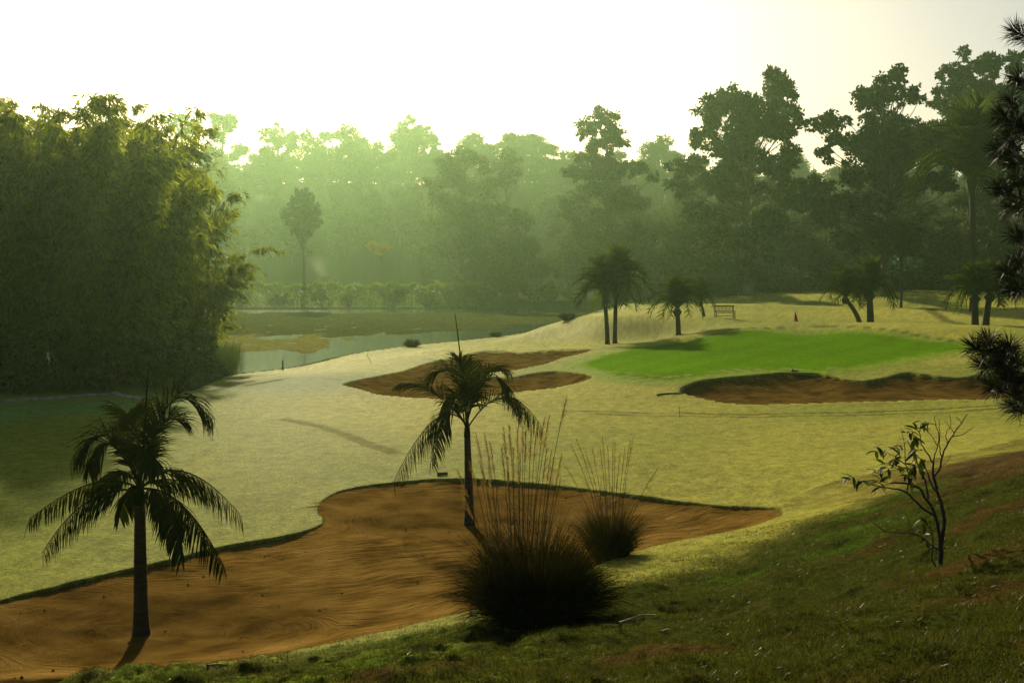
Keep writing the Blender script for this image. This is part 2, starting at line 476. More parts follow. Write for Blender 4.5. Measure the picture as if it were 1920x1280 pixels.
# cart tracks
def track(pts, wd):
    P = np.array(pts)[:, :2]; best = np.full(len(gx), 9.0)
    lo, hi = P.min(0) - 2, P.max(0) + 2
    m = (gx > lo[0]) & (gx < hi[0]) & (gy > lo[1]) & (gy < hi[1])
    X, Y = gx[m], gy[m]; b = np.full(X.shape, 9.0)
    for (ax, ay), (bx, by) in zip(P[:-1], P[1:]):
        ex, ey = bx - ax, by - ay
        t = np.clip(((X - ax) * ex + (Y - ay) * ey) / (ex * ex + ey * ey), 0, 1)
        b = np.minimum(b, np.hypot(X - ax - ex * t, Y - ay - ey * t))
    best[m] = b
    return sstep(wd, wd * .4, best + .05 * mid)
tr = np.zeros(len(gx))
for pts in ([(1060, 769), (1200, 771), (1400, 773), (1560, 772), (1700, 768), (1930, 757)], [(1120, 775), (1300, 778), (1450, 778), (1600, 777), (1760, 773), (1930, 764)]):
    tr = np.maximum(tr, track([on(a, b, 0.0) for a, b in pts], .16))
for pts in ([(1230, 640), (1300, 634), (1380, 626.5), (1480, 623.5), (1560, 624), (1650, 629), (1790, 640)],):
    tr = np.maximum(tr, .8 * track([on(a, b, 1.15) for a, b in pts], .22))
for pts in ([(1760, 580), (1745, 588), (1780, 597), (1830, 603)],):
    tr = np.maximum(tr, .8 * track([on(a, b, 1.6) for a, b in pts], .7))
tr = np.maximum(tr, .55 * track([on(a, b, 0) for a, b in [(535, 787), (600, 800), (650, 815), (700, 838), (740, 850)]], .35))
C = mixc(C, (.055, .05, .02), tr * .9)
dew *= 1 - .8 * tr
gz = gz - .03 * tr
# lake bed, mud flat, weeds, far floor
inl = gsl < .5
C = np.where(inl[:, None], np.array([.05, .05, .025])[None], C)
C = mixc(C, (.15, .145, .04), sstep(2.5, -2.0, gsm + 3.0 * fbm(gx * .3, gy * .12, 3)) * inl)
C = mixc(C, (.055, .062, .018), sstep(1.2, -1.2, gsw - 4.0 + 3.0 * fbm(gx * .2, gy * .09, 3)) * inl * (1 - sstep(2.5, -2.0, gsm + 3.0 * fbm(gx * .3, gy * .12, 3))) * (.65 + .9 * np.clip(fbm(gx * .4 + 3, gy * .15, 3) + .3, 0, .4)))
dew = np.where(inl, .0, dew)
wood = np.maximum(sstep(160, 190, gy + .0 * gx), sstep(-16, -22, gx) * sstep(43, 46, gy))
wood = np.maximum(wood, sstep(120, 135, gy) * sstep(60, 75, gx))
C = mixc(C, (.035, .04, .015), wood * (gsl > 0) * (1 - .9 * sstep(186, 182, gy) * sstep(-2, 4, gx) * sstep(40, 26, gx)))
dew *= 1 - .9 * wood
# clods and wear
C *= (1 + (.35 * fine + .25 * fbm(gx * 5, gy * 5, 2))[:, None] * (1 - .6 * g[:, None]))
C = np.clip(C, .004, .6)
# bare earth on the cut edge of the bunkers
for sd in gsds:
    e = sstep(.02, -.03, sd)
    C = mixc(C, (.045, .05, .015), e)
    dew *= 1 - .9 * e

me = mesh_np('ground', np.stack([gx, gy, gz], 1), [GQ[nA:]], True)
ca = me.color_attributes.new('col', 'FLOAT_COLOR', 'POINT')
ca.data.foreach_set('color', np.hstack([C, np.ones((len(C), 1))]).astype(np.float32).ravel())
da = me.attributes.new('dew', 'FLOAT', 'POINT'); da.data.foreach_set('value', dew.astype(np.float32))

def ground_mat():
    m, nt, out = new_mat('turf'); N = nt.nodes; Lk = nt.links
    a = N.new('ShaderNodeAttribute'); a.attribute_name = 'col'
    d = N.new('ShaderNodeAttribute'); d.attribute_name = 'dew'
    tc = N.new('ShaderNodeTexCoord')
    n1 = N.new('ShaderNodeTexNoise'); n1.inputs['Scale'].default_value = 11; n1.inputs['Detail'].default_value = 8; n1.inputs['Roughness'].default_value = .7
    n2 = N.new('ShaderNodeTexNoise'); n2.inputs['Scale'].default_value = 38; n2.inputs['Detail'].default_value = 4; n2.inputs['Roughness'].default_value = .7
    Lk.new(tc.outputs['Object'], n1.inputs[0]); Lk.new(tc.outputs['Object'], n2.inputs[0])
    ad = N.new('ShaderNodeMath'); ad.operation = 'ADD'; Lk.new(n1.outputs[0], ad.inputs[0]); Lk.new(n2.outputs[0], ad.inputs[1])
    mr = N.new('ShaderNodeMapRange'); mr.inputs[1].default_value = .78; mr.inputs[2].default_value = 1.22; mr.inputs[3].default_value = .48; mr.inputs[4].default_value = 1.45
    Lk.new(ad.outputs[0], mr.inputs[0])
    mul = N.new('ShaderNodeMix'); mul.data_type = 'RGBA'; mul.blend_type = 'MULTIPLY'; mul.inputs[0].default_value = 1
    Lk.new(a.outputs['Color'], mul.inputs[6]); Lk.new(mr.outputs[0], mul.inputs[7])
    p = N.new('ShaderNodeBsdfPrincipled')
    Lk.new(mul.outputs[2], p.inputs['Base Color'])
    p.inputs['Roughness'].default_value = GROUND_ROUGH
    sp = N.new('ShaderNodeMath'); sp.operation = 'MULTIPLY'; sp.inputs[1].default_value = GROUND_SPEC
    Lk.new(d.outputs['Fac'], sp.inputs[0]); Lk.new(sp.outputs[0], p.inputs['Specular IOR Level'])
    p.inputs['Specular Tint'].default_value = (1.0, .90, .35, 1)
    b = N.new('ShaderNodeBump'); b.inputs['Strength'].default_value = 1.0; b.inputs['Distance'].default_value = .07
    Lk.new(ad.outputs[0], b.inputs['Height']); Lk.new(b.outputs[0], p.inputs['Normal'])
    Lk.new(p.outputs[0], out.inputs[0])
    return m
GROUND_ROUGH, GROUND_SPEC = .55, .004
o = add('ground', me, ground_mat()); tag(o, 'dewy golf course turf rolling from the near slope to the woods', None, None, 'structure')

# ---- sand sheets, raked
def sand_mat(name, k):
    m, nt, out = new_mat(name); N = nt.nodes; Lk = nt.links
    tc = N.new('ShaderNodeTexCoord')
    rk = N.new('ShaderNodeAttribute'); rk.attribute_name = 'rake'
    n1 = N.new('ShaderNodeTexNoise'); n1.inputs['Scale'].default_value = 1.3; n1.inputs['Detail'].default_value = 5
    n2 = N.new('ShaderNodeTexNoise'); n2.inputs['Scale'].default_value = 45; n2.inputs['Detail'].default_value = 3
    for n in (n1, n2): Lk.new(tc.outputs['Object'], n.inputs[0])
    # rake lines: noise stretched along the lines (fast across, slow along)
    cx = N.new('ShaderNodeCombineXYZ'); rl = N.new('ShaderNodeAttribute'); rl.attribute_name = 'along'
    Lk.new(rk.outputs['Fac'], cx.inputs[0]); Lk.new(rl.outputs['Fac'], cx.inputs[1])
    n3 = N.new('ShaderNodeTexNoise'); n3.inputs['Scale'].default_value = 1.0; n3.inputs['Detail'].default_value = 5; n3.inputs['Roughness'].default_value = .65
    Lk.new(cx.outputs[0], n3.inputs[0])
    ramp = N.new('ShaderNodeValToRGB')
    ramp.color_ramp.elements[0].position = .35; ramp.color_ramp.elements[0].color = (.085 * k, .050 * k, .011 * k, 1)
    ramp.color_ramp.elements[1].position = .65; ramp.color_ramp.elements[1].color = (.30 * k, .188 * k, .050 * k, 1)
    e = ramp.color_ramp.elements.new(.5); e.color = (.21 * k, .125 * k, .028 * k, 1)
    mixf = N.new('ShaderNodeMix'); mixf.inputs[0].default_value = .38
    Lk.new(n1.outputs[0], mixf.inputs[2]); Lk.new(n3.outputs[0], mixf.inputs[3])
    Lk.new(mixf.outputs[0], ramp.inputs[0])
    p = N.new('ShaderNodeBsdfPrincipled'); p.inputs['Roughness'].default_value = .8; p.inputs['Specular IOR Level'].default_value = 0
    Lk.new(ramp.outputs[0], p.inputs['Base Color'])
    ad = N.new('ShaderNodeMath'); ad.operation = 'MULTIPLY_ADD'; ad.inputs[1].default_value = .25
    Lk.new(n2.outputs[0], ad.inputs[0]); Lk.new(n3.outputs[0], ad.inputs[2])
    b = N.new('ShaderNodeBump'); b.inputs['Strength'].default_value = 1.0; b.inputs['Distance'].default_value = .16
    Lk.new(ad.outputs[0], b.inputs['Height']); Lk.new(b.outputs[0], p.inputs['Normal'])
    Lk.new(p.outputs[0], out.inputs[0])
    return m
SAND = sand_mat('front_sand', .66); SAND_SHADED = sand_mat('shaded_sand', .38)  # rear bunkers: same sand, shade painted in as a darker colour
PALM1 = on(265, 1185, -.35); PALM2 = on(880, 981, -.33)
blabel = ['large front bunker of raked orange sand where two young palms stand', 'forked bunker of brown sand on the left of the green', 'long dark bunker of brown sand below the front of the green']
for bi, (poly, dep, w, lip) in enumerate(BUNK):
    sd = gsds[bi]
    ok = sd < .28
    fm = ok[GQ].all(1)
    fm[:nA] = False
    q = GQ[fm]; used, inv = np.unique(q.ravel(), return_inverse=True)
    X, Y = gx[used], gy[used]
    Z = sand_z(X, Y, sd[used], gm[used], dep, w, lip * (1 + 2.0 * pnoise(X * .7 + 7, Y * .7)))
    warp = 1.3 * fbm(X * .16 + 5, Y * .16, 2)
    d1 = np.hypot((X - PALM1[0]) * .55, Y - PALM1[1]); d2 = np.hypot((X - PALM2[0]) * .6, (Y - PALM2[1]))
    s = (Y * .93 - X * .30) + .8 * warp + .25 * fbm(X * .9, Y * .9, 2)
    if bi == 0:
        k1 = .75 * np.exp(-(d1 / 1.1) ** 2); k2 = .6 * np.exp(-(d2 / 1.1) ** 2)
        s = s * (1 - k1) + k1 * d1 * 2.4
        s = s * (1 - k2) + k2 * d2 * 2.4
    Z = Z + (.011 if bi == 0 else .02) * np.sin(s * (2 * np.pi / (.30 if bi == 0 else .8)) + 2.5 * pnoise(X * 1.1, Y * 1.1)) * np.clip(.35 + 1.8 * pnoise(X * .33, Y * .45), 0, 1) + .03 * pnoise(X * .8, Y * .8) + .010 * fbm(X * 4, Y * 4, 2)
    sm_ = mesh_np('sand_bunker', np.stack([X, Y, Z], 1), [inv.reshape(-1, 4)], True)
    at_ = sm_.attributes.new('rake', 'FLOAT', 'POINT'); at_.data.foreach_set('value', (s * (15.0 if bi == 0 else 6.0)).astype(np.float32))
    al_ = sm_.attributes.new('along', 'FLOAT', 'POINT'); al_.data.foreach_set('value', ((X * .93 + Y * .30) * 1.5).astype(np.float32))
    o = add('sand_bunker', sm_, SAND if bi == 0 else SAND_SHADED); tag(o, blabel[bi], None, None, 'structure')

# ---- lake
def water_mat():
    m, nt, out = new_mat('lake_water'); N = nt.nodes; Lk = nt.links
    tc = N.new('ShaderNodeTexCoord'); mp = N.new('ShaderNodeMapping'); mp.inputs['Scale'].default_value = (1, .35, 1)
    n = N.new('ShaderNodeTexNoise'); n.inputs['Scale'].default_value = 1.6; n.inputs['Detail'].default_value = 4
    Lk.new(tc.outputs['Object'], mp.inputs[0]); Lk.new(mp.outputs[0], n.inputs[0])
    p = N.new('ShaderNodeBsdfPrincipled'); p.inputs['Base Color'].default_value = (.030, .045, .030, 1)
    p.inputs['Roughness'].default_value = .07; p.inputs['IOR'].default_value = 1.33
    b = N.new('ShaderNodeBump'); b.inputs['Strength'].default_value = .25; b.inputs['Distance'].default_value = .01
    Lk.new(n.outputs[0], b.inputs['Height']); Lk.new(b.outputs[0], p.inputs['Normal'])
    Lk.new(p.outputs[0], out.inputs[0])
    return m
lo, hi = LAKE.min(0) - 3, LAKE.max(0) + 3
wx, wy = np.meshgrid(np.linspace(lo[0], hi[0], 30), np.linspace(lo[1], hi[1], 30))
wi = np.arange(900).reshape(30, 30)
wq = np.stack([wi[:-1, :-1], wi[:-1, 1:], wi[1:, 1:], wi[1:, :-1]], -1).reshape(-1, 4)
wsd = sdist(LAKE, wx.ravel(), wy.ravel(), 30)
wq = wq[(wsd[wq] < 9).any(1)]
o = add('lake_water', mesh_np('lake_water', np.stack([wx.ravel(), wy.ravel(), np.full(900, -.5)], 1), [wq], True), water_mat())
tag(o, 'still shallow lake water reflecting the pale sky', None, None, 'structure')
# ------------------------------------------------------------------ plant materials
M_BARK = plain_mat('bark', (.055, .042, .028), .85, .2, 6, .4, .6, (1, 1, .3))
M_BARK_PALE = plain_mat('pale_bark', (.14, .12, .09), .85, .2, 5, .3, .5, (1, 1, .3))
M_PALM_TRUNK = plain_mat('palm_trunk', (.026, .019, .013), .85, .2, 14, .4, .7, (.4, .4, 2.5))
M_TREE = leaf_mat('broadleaf_foliage', (.042, .075, .022), .35, .45)
M_TREE_D = leaf_mat('dark_foliage', (.018, .044, .022), .30, .45)
M_FAR = leaf_mat('forest_foliage', (.042, .068, .022), .30, .45)
M_YELLOW = leaf_mat('yellow_foliage', (.20, .17, .022), .45, .35)
M_BAMBOO = leaf_mat('bamboo_leaves', (.060, .082, .008), .5, .55, tcol=(.26, .30, .012))
M_CULM = plain_mat('bamboo_culm', (.10, .10, .03), .5, .4, 3, .3, .1, (1, 1, .2))
M_HEDGE = leaf_mat('hedge_leaves', (.055, .10, .014), .55, .4, tcol=(.17, .26, .012))
M_FROND = leaf_mat('palm_frond', (.012, .020, .006), .22, .35, .7, .0, tcol=(.045, .055, .006))
M_FROND2 = leaf_mat('date_palm_frond', (.020, .038, .007), .32, .35, .7, .0, tcol=(.07, .10, .008))
M_GRASS = leaf_mat('clump_grass', (.008, .010, .003), .18, .5, .7, .0, tcol=(.05, .042, .008))
M_STEM = leaf_mat('reed_stem', (.055, .040, .018), .15, .4, .5, .4)
M_PLUME = leaf_mat('reed_plume', (.15, .095, .03), .5, .35, .7, .0, tcol=(.24, .145, .035))
M_SHRUB = leaf_mat('shrub_leaf', (.014, .026, .007), .25, .4, .5, .04, tcol=(.06, .10, .008))
M_TWIG = plain_mat('shrub_twig', (.030, .024, .018), .8, .3, 20, .3, .3)
M_PINE = leaf_mat('pine_needle', (.006, .011, .004), .10, .4, .55, .1, tcol=(.02, .03, .008))
M_TURF_BLADE = leaf_mat('turf_blade', (.036, .042, .006), .30, .6, .4, .07, tcol=(.085, .09, .010))
M_FAIRWAY_BLADE = leaf_mat('fairway_blade', (.26, .255, .024), .45, .45, .6, .01, tcol=(.32, .31, .02))
M_LIP = leaf_mat('lip_grass', (.030, .045, .009), .25, .5, .6, .1)

# ------------------------------------------------------------------ broadleaf trees
def lobe_leaves(lobes, r, per_m2, size, flat=.8):
    """leaf cloud: sub-clusters over each lobe's surface, leaves scattered round each"""
    Cs = []
    for (c, rad) in lobes:
        k = max(5, int(5 + rad * 6))
        dirs = rand_dirs(k, r); dirs[:, 2] = dirs[:, 2] * .9 + .12
        sub = c + dirs * rad * r.uniform(.45, 1.0, (k, 1)) * np.array([1, 1, flat])
        n = max(30, int(per_m2 * rad * rad))
        w = r.integers(0, k, n)
        Cs.append(sub[w] + r.normal(size=(n, 3)) * rad * .15 * np.array([1, 1, .7]))
    Cc = np.vstack(Cs); n = len(Cc)
    D = rand_dirs(n, r); D[:, 2] -= .25; D = unit(D)
    Nn = unit(np.cross(D, rand_dirs(n, r)))
    s = size * r.uniform(.6, 1.35, n)
    return Cc, D, Nn, s

def make_tree_meshes(lobes, r, trunk_r, top, size, per_m2, wr=.62, lean=(0, 0)):
    """lobes: [(centre(3), radius)] in local metres; returns trunk mesh, crown mesh"""
    tb = MB(); H = top
    zs = np.linspace(0, 1, 9)
    ax = np.stack([lean[0] * zs ** 1.5 + .012 * H * np.sin(zs * 7 + r.uniform(0, 6)), lean[1] * zs ** 1.5 + .012 * H * np.cos(zs * 6), zs * H], 1)
    tb.tube(ax, trunk_r * (1 - .8 * zs) + trunk_r * .5 * np.exp(-zs * 14), 7)
    for c, rad in lobes:
        f = np.clip((c[2] - rad * 1.2) / H * .8, .18, .92)
        i = f * 8; k = int(min(i, 7)); p0 = ax[k] * (1 - (i - k)) + ax[k + 1] * (i - k)
        mid = (p0 + c) / 2 + np.array([0, 0, -.10 * np.linalg.norm(c - p0)]) + r.normal(size=3) * .04 * np.linalg.norm(c - p0)
        t = np.linspace(0, 1, 6)[:, None]
        pts = (1 - t) ** 2 * p0 + 2 * t * (1 - t) * mid + t * t * c
        r0 = trunk_r * (1 - .8 * f) * .45
        tb.tube(pts, np.linspace(r0, r0 * .25, 6), 5, False)
        for _ in range(4):
            e = c + rand_dirs(1, r)[0] * rad * .85
            tb.tube(np.array([c * .7 + pts[3] * .3, (c + e) / 2 + r.normal(size=3) * .05 * rad, e]), [r0 * .25, r0 * .16, r0 * .06], 4, False)
    cb = MB(); C_, D_, N_, s_ = lobe_leaves(lobes, r, per_m2, size)
    cb.leaves(C_, D_, N_, s_, s_ * wr)
    return tb.mesh('trunk', True), cb.mesh('crown')

def px_tree(name, label, base, d, lobes_px, seed, mat, bark=M_BARK, size=.42, per=150, trunk=.5, topf=.9, group=None, zbase=None):
    r = np.random.default_rng(seed)
    b = at(base[0], base[1], d); zb = topz(b[0], d) if zbase is None else zbase
    b[2] = zb
    m = d / FPX; L = []
    for (px, py, rp) in lobes_px:
        c = at(px, py, d) - b
        rad = rp * m
        dep = r.uniform(-1, 1) * max(1.2 * rad, .5 * abs(c[0]) + rad)
        L.append((np.array([c[0], dep, c[2]]), rad))
    # a few lobes on the far and near sides so the crown has depth
    for k in range(len(L) // 3):
        c, rad = L[r.integers(len(L))]
        L.append((np.array([c[0] * .5, r.choice([-1, 1]) * rad * 2.0, c[2] * r.uniform(.9, 1.0)]), rad * .9))
    for c, rad in list(L):                              # ragged satellites round every lobe
        for q_ in range(3):
            dv = rand_dirs(1, r)[0]; L.append((c + dv * rad * np.array([1.0, 1.0, .8]) * r.uniform(.75, 1.15), rad * r.uniform(.28, .5)))
    L = [(c, rad * (.86 if k_ < len(lobes_px) else 1)) for k_, (c, rad) in enumerate(L)]
    H = max(c[2] for c, _ in L) * topf
    tm, cm = make_tree_meshes(L, r, trunk, H, size, per, lean=(np.mean([c[0] for c, _ in L]) * .5, 0))
    t = thing(name, b, label, 'tree', group)
    add('trunk', tm, bark, t); add('crown', cm, mat, t)
    return t

def proto_tree(seed, H, spread, n_l, size, per, base_f=.32, trunk=.35):
    r = np.random.default_rng(seed); L = []
    for k in range(n_l):
        f = r.uniform(base_f, 1)
        wid = spread * math.sin(math.pi * min(1, (f - base_f) / (1 - base_f) * .8 + .18)) ** .7
        a = r.uniform(0, 2 * np.pi); q = wid * math.sqrt(r.uniform(.1, 1))
        L.append((np.array([math.cos(a) * q, math.sin(a) * q, H * f * .93]), spread * r.uniform(.28, .45)))
    return make_tree_meshes(L, r, trunk, H * .9, size, per)

A_L = [(1375,175,36),(1345,205,40),(1400,230,46),(1440,175,36),(1470,165,28),(1490,190,22),(1485,225,30),(1450,250,38),(1340,260,38),(1385,290,46),(1445,310,42),(1490,280,26),(1310,300,36),(1330,345,42),(1290,345,26),(1395,350,46),(1455,365,32),(1300,400,28),(1360,400,42),(1440,420,34),(1410,460,38),(1340,440,34),(1390,505,34)]
B_L = [(1665,160,30),(1640,180,26),(1600,200,34),(1565,228,32),(1700,185,26),(1730,230,38),(1760,255,34),(1670,230,36),(1620,260,38),(1570,262,26),(1550,285,20),(1690,285,42),(1740,290,38),(1640,310,38),(1590,330,36),(1540,345,32),(1510,375,26),(1560,390,38),(1620,380,38),(1690,350,42),(1750,340,38),(1530,410,28),(1650,440,34),(1590,450,36),(1700,430,36)]
C_L = [(1840,115,32),(1800,130,28),(1880,128,28),(1770,175,30),(1800,195,40),(1850,195,44),(1900,170,34),(1925,135,26),(1790,245,36),(1840,255,40),(1890,250,40),(1780,300,38),(1830,315,42),(1890,320,42),(1950,220,50),(1860,380,44)]
D_L = [(1130,222,24),(1105,238,22),(1150,243,24),(1125,265,24),(1172,268,12),(1090,253,12),(1100,300,32),(1080,330,26),(1140,310,28),(1172,308,14),(1200,315,24),(1130,350,38),(1085,380,38),(1160,380,38),(1110,430,44),(1180,430,38),(1217,340,13),(1140,480,40)]
E_L = [(568,362,13),(558,378,17),(580,380,17),(548,398,18),(570,400,22),(592,400,15),(565,420,24),(540,418,12),(598,418,11),(575,440,14),(553,436,12)]
px_tree('tall_tree', 'tall dark tree with ragged open crown behind the bench, right of centre', (1402, 562), 150, A_L, 21, M_TREE_D, M_BARK_PALE, .55, 170, .55)
px_tree('tall_tree', 'broad dark tree with airy many-lobed crown left of the tall feathery palm', (1665, 560), 140, B_L, 22, M_TREE_D, M_BARK, .52, 180, .6)
px_tree('tall_tree', 'domed tree rising highest at the right edge above the palm', (1845, 560), 172, C_L, 23, M_TREE_D, M_BARK, .58, 150, .6)
px_tree('slender_tree', 'slim tree with small rounded top tuft poking above the wood behind the twin palms', (1140, 562), 192, D_L, 24, M_TREE, M_BARK, .58, 120, .42)
px_tree('lone_tree', 'lone tree with bare straight trunk and oval crown behind the hedge', (568, 530), 190, E_L, 25, M_TREE_D, M_BARK, .44, 260, .32, .95)
px_tree('young_tree', 'small thin tree with yellow leaves behind the hedge', (720, 530), 190, [(698, 458, 9), (710, 463, 11), (722, 460, 8), (706, 472, 8), (690, 462, 6)], 26, M_YELLOW, M_BARK, .30, 140, .12, .95)
F_L = [(870,295,30),(835,310,24),(900,315,30),(850,340,34),(890,355,40),(925,345,24),(815,360,26),(840,390,42),(890,410,46),(800,410,34),(930,400,34),(860,460,50),(930,470,44),(800,470,40)]
G_L = [(950,290,18),(965,305,16),(940,312,18),(968,325,12),(945,340,20)]
px_tree('rounded_tree', 'large rounded hazy tree standing in front of the wooded hill at picture centre', (868, 560), 215, F_L, 27, M_FAR, M_BARK, .55, 70, .5)
px_tree('forest_tree', 'small flat-topped hazy tree right beside the rounded central tree', (950, 560), 222, G_L, 28, M_FAR, M_BARK, .5, 90, .3)
sky_trees = [
    ('hazy skyline tree with loose crown just right of the bamboo tops', [(345,240,22),(325,235,14),(365,240,16),(340,222,14)], (345, 330), 330, 31),
    ('taller hazy skyline tree with two-storey crown near the bright glow', [(405,220,14),(425,222,16),(415,240,20),(435,240,14),(410,258,16)], (418, 340), 330, 32),
    ('flat umbrella-crowned hazy skyline tree left of the lowest skyline gap', [(520,250,20),(500,258,16),(540,256,18),(525,268,20)], (522, 340), 360, 33),
    ('thin see-through hazy skyline tree above the lone tree', [(580,255,13),(605,252,12),(630,258,14),(595,265,12),(650,262,11)], (605, 340), 360, 34),
    ('stepped hazy skyline tree forming the highest point of the far hill', [(770,226,13),(755,240,14),(785,245,18),(800,255,22),(775,262,24),(745,262,14),(812,272,18)], (778, 350), 370, 35),
    ('small tufted hazy skyline tree right of the stepped one', [(875,262,9),(890,258,10),(880,272,12)], (880, 350), 380, 36),
    ('wide domed hazy skyline tree at the hill end left of the slim tree', [(960,262,20),(985,262,22),(1010,272,20),(940,275,16),(975,282,26),(1030,285,16)], (980, 350), 370, 37)]
for lab, lob, base, d, sd_ in sky_trees:
    px_tree('skyline_tree', lab, base, d, lob, sd_, M_FAR, M_BARK, .75, 60, .5, .95, 'trees standing out on the far skyline', zbase=at(base[0], base[1], d)[2] - 6)

# ------------------------------------------------------------------ the wood behind: one mass
pm = []
for k, (H, sp, nl, b_) in enumerate([(17, 5.5, 17, .25), (20, 5.0, 16, .3), (14, 6.0, 16, .2), (22, 6.5, 20, .35)]):
    tm, cm = proto_tree(40 + k, H, sp, nl, .62, 55, b_)
    pm.append((tm, cm))
def join_meshes(name, parts):
    V, T, Mi, n = [], [], [], 0
    for me_, mi in parts:
        v = np.empty(len(me_.vertices) * 3, np.float32); me_.vertices.foreach_get('co', v); v = v.reshape(-1, 3)
        me_.calc_loop_triangles()
        t = np.empty(len(me_.loop_triangles) * 3, np.int32); me_.loop_triangles.foreach_get('vertices', t)
        V.append(v); T.append(t.reshape(-1, 3) + n); Mi.append(np.full(len(t) // 3, mi, np.int32)); n += len(v)
    out = mesh_np(name, np.vstack(V), [np.vstack(T)])
    out.polygons.foreach_set('material_index', np.concatenate(Mi))
    return out
def forest(name, label, pts, scales, parts, mats, seed):
    """instances of whole trees on points, as one stuff object"""
    coll = bpy.data.collections.new(name + '_kinds')
    for k, p in enumerate(parts):
        me_ = join_meshes('kind', p)
        for m_ in mats: me_.materials.append(m_)
        coll.objects.link(bpy.data.objects.new('kind_%d' % k, me_))
    r = np.random.default_rng(seed)
    me_ = bpy.data.meshes.new(name); me_.vertices.add(len(pts)); me_.vertices.foreach_set('co', np.asarray(pts, np.float32).ravel())
    s = me_.attributes.new('sc', 'FLOAT', 'POINT'); s.data.foreach_set('value', np.asarray(scales, np.float32))
    rz = me_.attributes.new('rz', 'FLOAT_VECTOR', 'POINT')
    rz.data.foreach_set('vector', np.stack([np.zeros(len(pts)), np.zeros(len(pts)), r.uniform(0, 6.28, len(pts))], 1).astype(np.float32).ravel())
    ix = me_.attributes.new('ix', 'INT', 'POINT'); ix.data.foreach_set('value', r.integers(0, len(parts), len(pts)).astype(np.int32))
    o = add(name, me_); tag(o, label, None, None, 'stuff')
    ng = bpy.data.node_groups.new(name, 'GeometryNodeTree')
    ng.interface.new_socket('Geometry', in_out='INPUT', socket_type='NodeSocketGeometry')
    ng.interface.new_socket('Geometry', in_out='OUTPUT', socket_type='NodeSocketGeometry')
    n = ng.nodes; l = ng.links
    gi_, go_ = n.new('NodeGroupInput'), n.new('NodeGroupOutput')
    ci = n.new('GeometryNodeCollectionInfo'); ci.inputs[0].default_value = coll
    ci.inputs['Separate Children'].default_value = True; ci.inputs['Reset Children'].default_value = True
    ip = n.new('GeometryNodeInstanceOnPoints'); ip.inputs['Pick Instance'].default_value = True
    def na(nm, ty):
        a = n.new('GeometryNodeInputNamedAttribute'); a.data_type = ty; a.inputs[0].default_value = nm
        return a.outputs[0]
    l.new(gi_.outputs[0], ip.inputs['Points']); l.new(ci.outputs[0], ip.inputs['Instance'])
    l.new(na('sc', 'FLOAT'), ip.inputs['Scale']); l.new(na('rz', 'FLOAT_VECTOR'), ip.inputs['Rotation']); l.new(na('ix', 'INT'), ip.inputs['Instance Index'])
    l.new(ip.outputs[0], go_.inputs[0])
    md = o.modifiers.new('spread', 'NODES'); md.node_group = ng
    return o
r = np.random.default_rng(50)
P, S = [], []
for y in np.concatenate([np.arange(206, 224, 9), np.arange(262, 290, 9.5), np.arange(330, 402, 10)]):
    for x in np.arange(-210, 270, 9.5):
        xx, yy = x + r.uniform(-3.6, 3.6), y + r.uniform(-3.6, 3.6)
        if abs(xx / yy) > .66: continue
        if xx < -40 and yy < 250: continue
        P.append((xx, yy)); S.append((min(1, max(.42, (xx + 48) / 55)) if yy < 250 else 1) * r.uniform(.55, 1.0) * (1.0 if yy < 250 else 1.0) * (1 + .35 * float(pnoise(np.array(xx / 23.0), np.array(yy / 40.0)))))
for y in np.arange(172, 212, 8):                          # nearer wood on the right and far left
    for x in np.concatenate([np.arange(30, 190, 8), np.arange(-180, -64, 8)]):
        P.append((x + r.uniform(-3, 3), y + r.uniform(-3, 3))); S.append(r.uniform(.6, 1.0))
for y in np.arange(196, 212, 8):
    for x in np.arange(-2, 30, 7.5):
        P.append((x + r.uniform(-3, 3), y + r.uniform(-3, 3))); S.append(r.uniform(.45, .8))
for y in np.arange(378, 404, 6):
    for x in np.arange(-215, 275, 5.5):
        P.append((x + r.uniform(-2, 2), y + r.uniform(-2, 2))); S.append(r.uniform(.3, .5))
P = np.array(P); pzv = top(P[:, 0], P[:, 1])
forest('far_forest', 'hazy mass of forest trees covering the hill beyond the lake', np.column_stack([P, pzv - np.where(np.array(S) < .52, 1.6, .3)]), S, [((a, 0), (b, 1)) for a, b in pm], [M_BARK, M_FAR], 51)

# undergrowth on the shaded right bank: bushes that read as one dark mass
def bush_mesh(seed, w, h, n_l, size, per):
    r = np.random.default_rng(seed); L = []
    for k in range(n_l):
        a = r.uniform(0, 6.28); q = w * math.sqrt(r.uniform(0, 1)) * .75
        L.append((np.array([math.cos(a) * q, math.sin(a) * q, h * r.uniform(.25, .8) * (1 - .4 * (q / w) ** 2)]), w * r.uniform(.28, .42)))
    cb = MB(); C_, D_, N_, s_ = lobe_leaves(L, r, per, size, .9)
    C_[:, 2] = np.abs(C_[:, 2]) + .02
    cb.leaves(C_, D_, N_, s_, s_ * .6)
    sb = MB()
    for c, rad in L:
        b0 = np.array([c[0] * .15, c[1] * .15, -.1])
        sb.tube(np.array([b0, (b0 + c) / 2 + r.normal(size=3) * .1 * rad, c]), [.05 * h / 3, .035 * h / 3, .015 * h / 3], 5, False)
    return cb.mesh('foliage'), sb.mesh('stems', True)
bp = [bush_mesh(60 + k, 2.6, 4.0, 9, .42, 95) for k in range(3)]
P, S = [], []
for k in range(170):
    px = r.uniform(1190, 2300); d = r.uniform(150, 176)
    P.append(((px - 960) / FPX * d, d)); S.append(r.uniform(.7, 1.7))
P = np.array(P)
forest('dark_undergrowth', 'dark bushes filling the shade under the right hand trees', np.column_stack([P, top(P[:, 0], P[:, 1]) - .2]), S, [((b, 0), (a, 1)) for a, b in bp], [M_BARK, M_TREE_D], 61)

